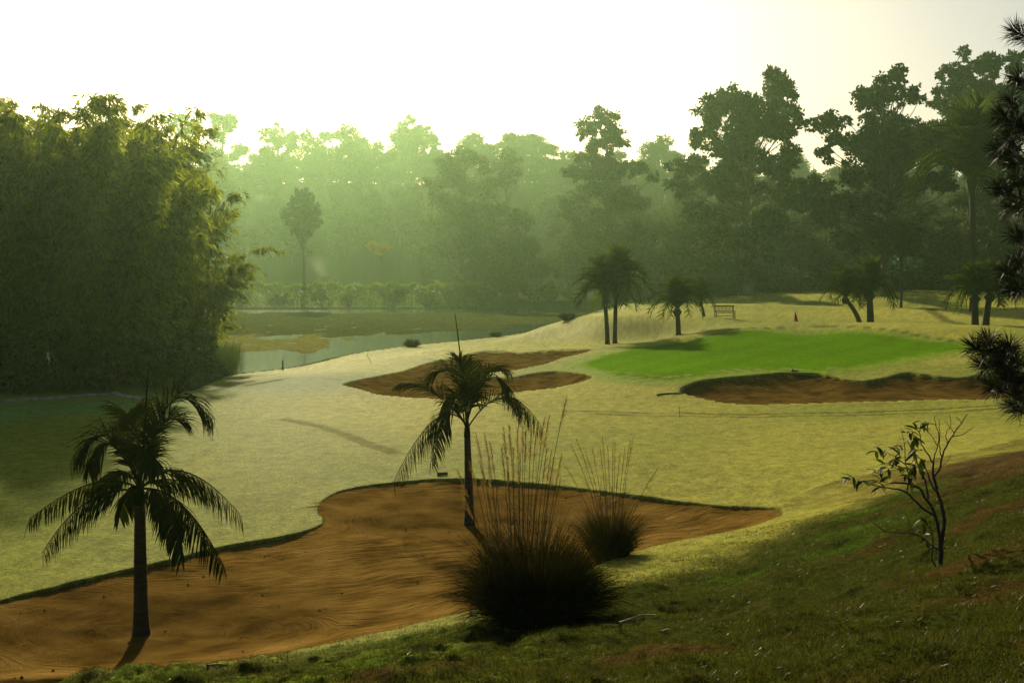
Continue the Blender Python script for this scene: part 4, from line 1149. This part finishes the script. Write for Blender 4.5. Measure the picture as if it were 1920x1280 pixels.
# ------------------------------------------------------------------ flag, bench and small things
M_RED = plain_mat('flag_cloth', (.55, .012, .012), .7, .2, 10, .1, 0)
M_POLE = plain_mat('flag_pole', (.45, .42, .30), .5, .4, 5, .1, 0)
M_WOOD = plain_mat('bench_wood', (.045, .030, .020), .75, .3, 9, .3, .3, (.3, 1, 1))
M_DARK = plain_mat('dark_metal', (.02, .02, .022), .6, .4, 5, .2, 0)
M_STONE = plain_mat('edging_stone', (.20, .19, .17), .85, .2, 6, .3, .5)
M_LOG = plain_mat('dead_wood', (.060, .042, .030), .9, .2, 12, .4, .5)
M_STICK = plain_mat('bleached_stick', (.26, .23, .18), .85, .2, 12, .3, .3)
M_EGRET = plain_mat('egret_feather', (.80, .80, .76), .7, .2, 5, .05, 0)
f0 = hit(1488, 648)
t = thing('golf_flag', f0, 'red flag on a thin pole in the putting green', 'flag')
b = MB(); b.tube(np.array([[0, 0, -.1], [.01, 0, 1.0], [.02, 0, 2.05]]), [.014, .013, .012], 8); add('pole', b.mesh('pole', True), M_POLE, t)
b = MB(); U = np.linspace(0, 1, 8); V = []
for u in U:
    for v in np.linspace(0, 1, 6):
        V.append([.02 + (v * .26 * (1 - .0) * (.25 + .75 * u)) * (1 if v else 1) + .02 * math.sin(u * 5), .04 * math.sin(v * 7 + u * 3) * v, 2.04 - u * .56 - v * .06])
q = [[i * 6 + j, i * 6 + j + 1, i * 6 + j + 7, i * 6 + j + 6] for i in range(7) for j in range(5)]
b.put(V, q); add('flag_cloth', b.mesh('flag_cloth', True), M_RED, t)
b = MB(); a = np.linspace(0, 2 * np.pi, 17)[:-1]; b.put(np.vstack([np.stack([.054 * np.cos(a), .054 * np.sin(a), 0 * a + .012], 1), [[0, 0, .012]]]), None, [[i, (i + 1) % 16, 16] for i in range(16)])
add('cup', b.mesh('cup'), M_DARK, t)

bp_ = hit(1359, 596.5)
t = thing('bench', bp_, 'dark wooden slatted bench on the sunlit terrace', 'bench', rz=R(4))
def bar(name, c, s, rot=None, parent=t, m=M_WOOD):
    bb = MB(); bb.box((0, 0, 0), s); me_ = bb.mesh(name)
    o = add(name, me_, m, parent, loc=c)
    if rot: o.rotation_euler = rot
    md = o.modifiers.new('edge', 'BEVEL'); md.width = .006; md.segments = 1
    return o
for sx in (-.80, .80):
    bar('leg', (sx, -.24, .21), (.07, .07, .46)); bar('leg', (sx, .25, .50), (.07, .07, 1.06), (R(-6), 0, 0)); bar('armrest', (sx, 0, .62), (.08, .58, .045)); bar('arm_post', (sx, -.24, .50), (.06, .06, .22))
for k in range(5): bar('seat_slat', (0, -.22 + k * .105, .44), (1.66, .085, .035))
bar('back_rail', (0, .29, 1.02), (1.76, .05, .10), (R(-6), 0, 0)); bar('back_rail', (0, .255, .56), (1.62, .05, .07), (R(-6), 0, 0))
for k in range(13): bar('back_slat', (-.72 + k * .12, .272, .79), (.035, .022, .38), (R(-6), 0, 0))
bar('stretcher', (0, 0, .20), (1.56, .05, .05))

def rod(name, label, cat, pts, rad, mat, k=6, group=None):
    pts = np.array(pts); b0 = pts[0]
    bb = MB(); bb.tube(pts - b0, rad, k)
    o = add(name, bb.mesh(name, True), mat, loc=tuple(b0)); tag(o, label, cat, group); return o
def stand(px, py): return hit(px, py)
p = stand(530, 692)
t = thing('post', p, 'short wooden post at the lake edge', 'post')
b = MB(); b.tube(np.array([[0, 0, -.1], [0.01, 0, .25], [.0, 0, .52]]), [.05, .048, .045], 8); add('stake', b.mesh('stake', True), M_LOG, t)
b = MB(); b.tube(np.array([[.0, .05, .50], [.02, .05, .56], [.05, .05, .50]]), [.012, .012, .012], 6); add('wire_loop', b.mesh('wire_loop', True), M_DARK, t)
p = stand(697, 681)
rod('bent_stake', 'thin bent stake leaning on the lakeside bank', 'stake', [p + [0, 0, -.05], p + [-.12, 0, .22], p + [-.26, 0, .42], p + [-.27, 0, .62]], [.016, .016, .014, .02], M_LOG)
p = stand(1274, 782)
rod('marker_stake', 'thin upright marker stake on the fairway in front of the tyre tracks', 'stake', [p + [0, 0, -.05], p + [0, 0, .22], p + [.01, 0, .43]], [.009, .009, .008], M_LOG)
p = stand(830, 892)
t = thing('cut_log', p, 'short cut log lying on the fairway behind the front bunker', 'log')
b = MB(); b.tube(np.array([[-.14, 0, .045], [-.02, .02, .05], [.12, .02, .055]]), [.045, .042, .045], 9); add('log_body', b.mesh('log_body', True), M_LOG, t)
b = MB(); b.tube(np.array([[.118, .02, .056], [.126, .021, .057]]), [.036, .035], 9); add('cut_face', b.mesh('cut_face'), M_STICK, t)
for i, (a_, lab) in enumerate([([(1160, 1172), (1182, 1163), (1205, 1157), (1230, 1156)], 'bleached fallen stick on the slope right of the big grass clump'), ([(1240, 1188), (1252, 1185), (1262, 1186)], 'small curved twig on the slope below the bleached stick'),
                               ([(388, 1252), (405, 1251), (428, 1249)], 'brown twig on the mossy near edge at the lower left'), ([(1232, 742), (1252, 739), (1280, 738)], 'dark fallen branch beside the left tip of the long bunker')]):
    P = np.array([hit(*q_) for q_ in a_]) + np.array([0, 0, .018])
    rod('fallen_stick', lab, 'stick', P, np.linspace(.012, .005, len(P)) * (4 if i == 3 else 1), M_LOG if i in (2, 3) else M_STICK, 6, 'fallen sticks')
p = stand(1486, 696)
t = thing('sprinkler', p, 'small dark sprinkler on the front lip of the green', 'sprinkler')
b = MB(); b.tube(np.array([[0, 0, 0], [0, 0, .06], [0, 0, .10]]), [.09, .085, .05], 10); add('housing', b.mesh('housing', True), M_DARK, t)
b = MB(); b.tube(np.array([[-.04, 0, .10], [-.04, 0, .24]]), [.012, .010], 6); add('riser', b.mesh('riser', True), M_DARK, t)
b = MB(); b.box((.12, 0, .035), (.3, .06, .05)); add('hose_end', b.mesh('hose_end'), M_DARK, t)
for i, (px, py, w, h, lab) in enumerate([(772, 650, .65, .75, 'round dark tuft bush on the near lake bank, nearest of three'), (930, 631, .6, .6, 'round dark tuft bush on the lake bank, middle of three'), (1064, 600, .75, .75, 'round dark tuft bush on the bank, farthest right of three')]):
    p = hit(px, py); tb_ = MB(); rr_ = np.random.default_rng(300 + i)
    blades(tb_, rr_, 900, np.zeros(3), w * .45, h * .7, h * 1.15, .022, .35, 1.0)
    t = thing('tuft_bush', p - np.array([0, 0, .05]), lab, 'bush', 'tuft bushes along the lake bank')
    lo_ = add('leaves', tb_.mesh('leaves'), M_GRASS, t); lo_['kind'] = 'stuff'
# reeds where the near water meets the bamboo bank
rb = MB(); rr_ = np.random.default_rng(310)
for k in range(70):
    x_, y_ = at(rr_.uniform(375, 450), 690, rr_.uniform(56, 74))[:2]
    blades(rb, rr_, 22, np.array([x_, y_, max(-.5, topz(x_, y_))]), .35, .5, 1.3, .02, .2, .5)
o = add('reeds', rb.mesh('reeds'), M_TREE); tag(o, 'reeds growing in the shallow water below the bamboo', None, None, 'stuff')
# stone edging below the bamboo
t = add('stone_edging', None); tag(t, 'low pale stone edging along the foot of the bamboo', 'edging')
t.location = tuple(hit(120, 748))
rr_ = np.random.default_rng(320); o0 = np.array(t.location)
path = np.array([hit(px, py) for px, py in [(-30, 755), (40, 752), (100, 748), (150, 744), (215, 740), (232, 745), (262, 749)]])
dd = np.concatenate([[0], np.cumsum(np.linalg.norm(np.diff(path, axis=0), axis=1))])
s = 0
while s < dd[-1] - .3:
    L = rr_.uniform(.35, .75); c = np.array([np.interp(s + L / 2, dd, path[:, j]) for j in range(3)]) - o0
    t2 = np.array([np.interp(s + L, dd, path[:, j]) - np.interp(s, dd, path[:, j]) for j in range(2)])
    b = MB(); b.box((0, 0, 0), (L * .94, .22 * rr_.uniform(.8, 1.2), .16 * rr_.uniform(.7, 1.3)))
    me_ = b.mesh('stone'); me_.vertices.foreach_set('co', (np.array([v.co for v in me_.vertices]) * rr_.uniform(.85, 1.1, (8, 3))).astype(np.float32).ravel())
    o = add('stone', me_, M_STONE, t, loc=tuple(c + [0, 0, .03]), rot=(0, rr_.normal() * .05, math.atan2(t2[1], t2[0])))
    md = o.modifiers.new('edge', 'BEVEL'); md.width = .03; md.segments = 2
    s += L
# white egrets roosting in the far bank shrubs
def egret():
    b = MB(); P = np.array([[-.34, 0, .30], [-.22, 0, .36], [-.05, 0, .42], [.10, 0, .48], [.18, 0, .60], [.14, 0, .74], [.20, 0, .86], [.27, 0, .89], [.36, 0, .87], [.46, 0, .85]])
    b.tube(P, [.02, .09, .14, .11, .05, .035, .035, .045, .02, .006], 8); return b.mesh('body', True)
EG = egret(); b = MB()
for s in (-.04, .04): b.tube(np.array([[0, s, .34], [.01, s, .15], [0, s, -.02]]), [.012, .01, .01], 5)
EL = b.mesh('legs')
for i, (px, py, lab) in enumerate([(412, 548, 'white egret in the leftmost lakeside shrub'), (415, 553, 'white egret perched lowest in the leftmost lakeside shrub'), (455, 549, 'white egret in the second shrub from the bamboo'), (505, 548, 'white egret left of the lone tree, alone on hedge'), (529, 553, 'white egret below the lone tree on its left'), (566, 547, 'white egret directly under the lone tree'),
                               (610, 541, 'white egret on the round-topped shrub'), (665, 541, 'white egret left of the small yellow tree'), (779, 542, 'left bird of the white egret pair right of the small yellow tree'), (785, 541, 'right bird of the white egret pair right of the small yellow tree'), (813, 546, 'white egret below the yellow bushes'), (824, 549, 'white egret below the brownish bush')]):
    p = at(px, py, 181.6 + .3 * (i % 3)); 
    t = thing('egret', (p[0], p[1], p[2] - .45), lab, 'bird', 'white egrets roosting on the far bank', rz=(i % 2) * 3.0 + .4)
    add('body', EG, M_EGRET, t); add('legs', EL, M_DARK, t)

# ------------------------------------------------------------------ grass you can see the blades of
def turf(name, label, X, Y, L0, L1, w, nb, seed, mat, lean=.5):
    r = np.random.default_rng(seed); n = len(X); Z = top(X, Y)
    X = np.repeat(X, nb) + r.normal(size=n * nb) * w * 3.5; Y = np.repeat(Y, nb) + r.normal(size=n * nb) * w * 3.5; Z = np.repeat(Z, nb) - .012
    N = n * nb; C_ = np.stack([X, Y, Z], 1)
    D_ = unit(np.stack([r.normal(size=N) * lean, r.normal(size=N) * lean, np.ones(N)], 1))
    S_ = unit(np.stack([r.normal(size=N), r.normal(size=N) * .6, r.normal(size=N) * .2], 1))
    L = (r.uniform(L0, L1, N))[:, None]
    tipv = C_ + D_ * L + np.stack([r.normal(size=N), r.normal(size=N), -np.abs(r.normal(size=N))], 1) * L * .25
    V = np.stack([C_ - S_ * w * .5, C_ + S_ * w * .5, tipv], 1).reshape(-1, 3)
    me_ = mesh_np(name, V, [np.arange(N * 3).reshape(-1, 3)])
    o = add(name, me_, mat); tag(o, label, None, None, 'stuff'); return o
r = np.random.default_rng(400)
n = 240000
d = 4.2 + (18 - 4.2) * r.uniform(size=n) ** 1.5; a = R(1) * r.uniform(-30, 30, n)
X, Y = d * np.sin(a), d * np.cos(a)
mz = macro(X, Y)
keep = sstep(.30, 1.2, mz + .25 * fbm(X * .5, Y * .5, 3)) * (.30 + 1.1 * np.clip(fbm(X * 1.3, Y * 1.3, 3) + .35, 0, 1)) > r.uniform(size=n)
for poly, *_ in BUNK: keep &= sdist(poly, X, Y, 1.0) > .05
keep &= soil_at(X, Y, mz) < r.uniform(.25, 1.1, n)
X, Y = X[keep], Y[keep]
turf('rough_grass', 'short wet rough grass on the dark near slope', X, Y, .025, .065, .006, 4, 401, M_TURF_BLADE)
n = 190000
d = 1 / r.uniform(1 / 52, 1 / 12.5, n); a = R(1) * r.uniform(-30, 30, n)
X, Y = d * np.sin(a), d * np.cos(a); mz = macro(X, Y)
keep = (mz < 1.0) & (sdist(LAKE, X, Y, 1.0) > .5) & (sdist(GREEN, X, Y, 1.0) > .2) & (fbm(X * .9, Y * .9, 3) + .25 > r.uniform(-.5, .6, n)) & ~((X < -17) & (Y > 42))
for poly, *_ in BUNK: keep &= sdist(poly, X, Y, 1.0) > .05
turf('fairway_grass', 'close-mown dewy grass blades over the sunlit fairway', X[keep], Y[keep], .012, .034, .010, 3, 403, M_FAIRWAY_BLADE, .8)
# clods, pebbles and bits of bark lying in the front bunker
sx, sy = at(0, 1000, 15)[0] * 1.6 + 22 * r.uniform(size=900), 10 + 14 * r.uniform(size=900)
ok_ = sdist(B1, sx, sy, 1.0) < -.3; sx, sy = sx[ok_][:150], sy[ok_][:150]; sz = top(sx, sy)
pb_ = MB()
for x_, y_, z_ in zip(sx, sy, sz):
    k_ = r.uniform(.008, .03); v_ = np.array([[1, 0, 0], [-1, 0, 0], [0, 1, 0], [0, -1, 0], [0, 0, .7], [0, 0, -.7]]) * k_ * r.uniform(.6, 1.4, (6, 3))
    pb_.put(v_ + np.array([x_, y_, z_ + k_ * .3]), None, [[0, 2, 4], [2, 1, 4], [1, 3, 4], [3, 0, 4], [2, 0, 5], [1, 2, 5], [3, 1, 5], [0, 3, 5]])
o = add('sand_clods', pb_.mesh('sand_clods'), M_LOG); tag(o, 'tiny clods and bark bits scattered on the front bunker sand', None, None, 'stuff')
# shaggy fringe on the cut bunker edges
FX, FY = [], []
for poly, dens, dmx in ((B1, 130, 0), (B2, 26, 0), (B3, 26, 0)):
    nx = np.roll(poly, -1, 0); L = np.linalg.norm(nx - poly, axis=1)
    k = np.maximum(1, (L * dens).astype(int))
    for p_, q_, m_ in zip(poly, nx, k):
        u = r.uniform(size=m_)[:, None]; e = unit(q_ - p_); nrm = np.array([-e[1], e[0]])
        pt = p_ + (q_ - p_) * u + nrm * r.normal(size=(m_, 1)) * .05
        FX.append(pt[:, 0]); FY.append(pt[:, 1])
FX, FY = np.concatenate(FX), np.concatenate(FY)
fk = np.abs(np.arctan2(FX, FY)) < R(32); FX, FY = FX[fk], FY[fk]
sdm = np.min([sdist(p_, FX, FY, 1.0) for p_, *_ in BUNK], axis=0); fk = sdm > -.02
turf('bunker_edge_grass', 'shaggy grass fringe overhanging the cut edges of the bunkers', FX[fk], FY[fk], .02, .05, .009, 2, 402, M_LIP, .7)
# ------------------------------------------------------------------ morning haze
hz = MB(); hz.box((20, 200, 30.5), (1130, 720, 65))
HZ, nt, out = new_mat('haze')
pv = nt.nodes.new('ShaderNodeVolumePrincipled')
pv.inputs['Color'].default_value = (.60, .95, .50, 1)
pv.inputs['Density'].default_value = HAZE_D
pv.inputs['Anisotropy'].default_value = HAZE_G
nt.links.new(pv.outputs[0], out.inputs['Volume'])
o = add('haze', hz.mesh('haze'), HZ); tag(o, 'pale morning haze hanging over the whole course', None, None, 'stuff')
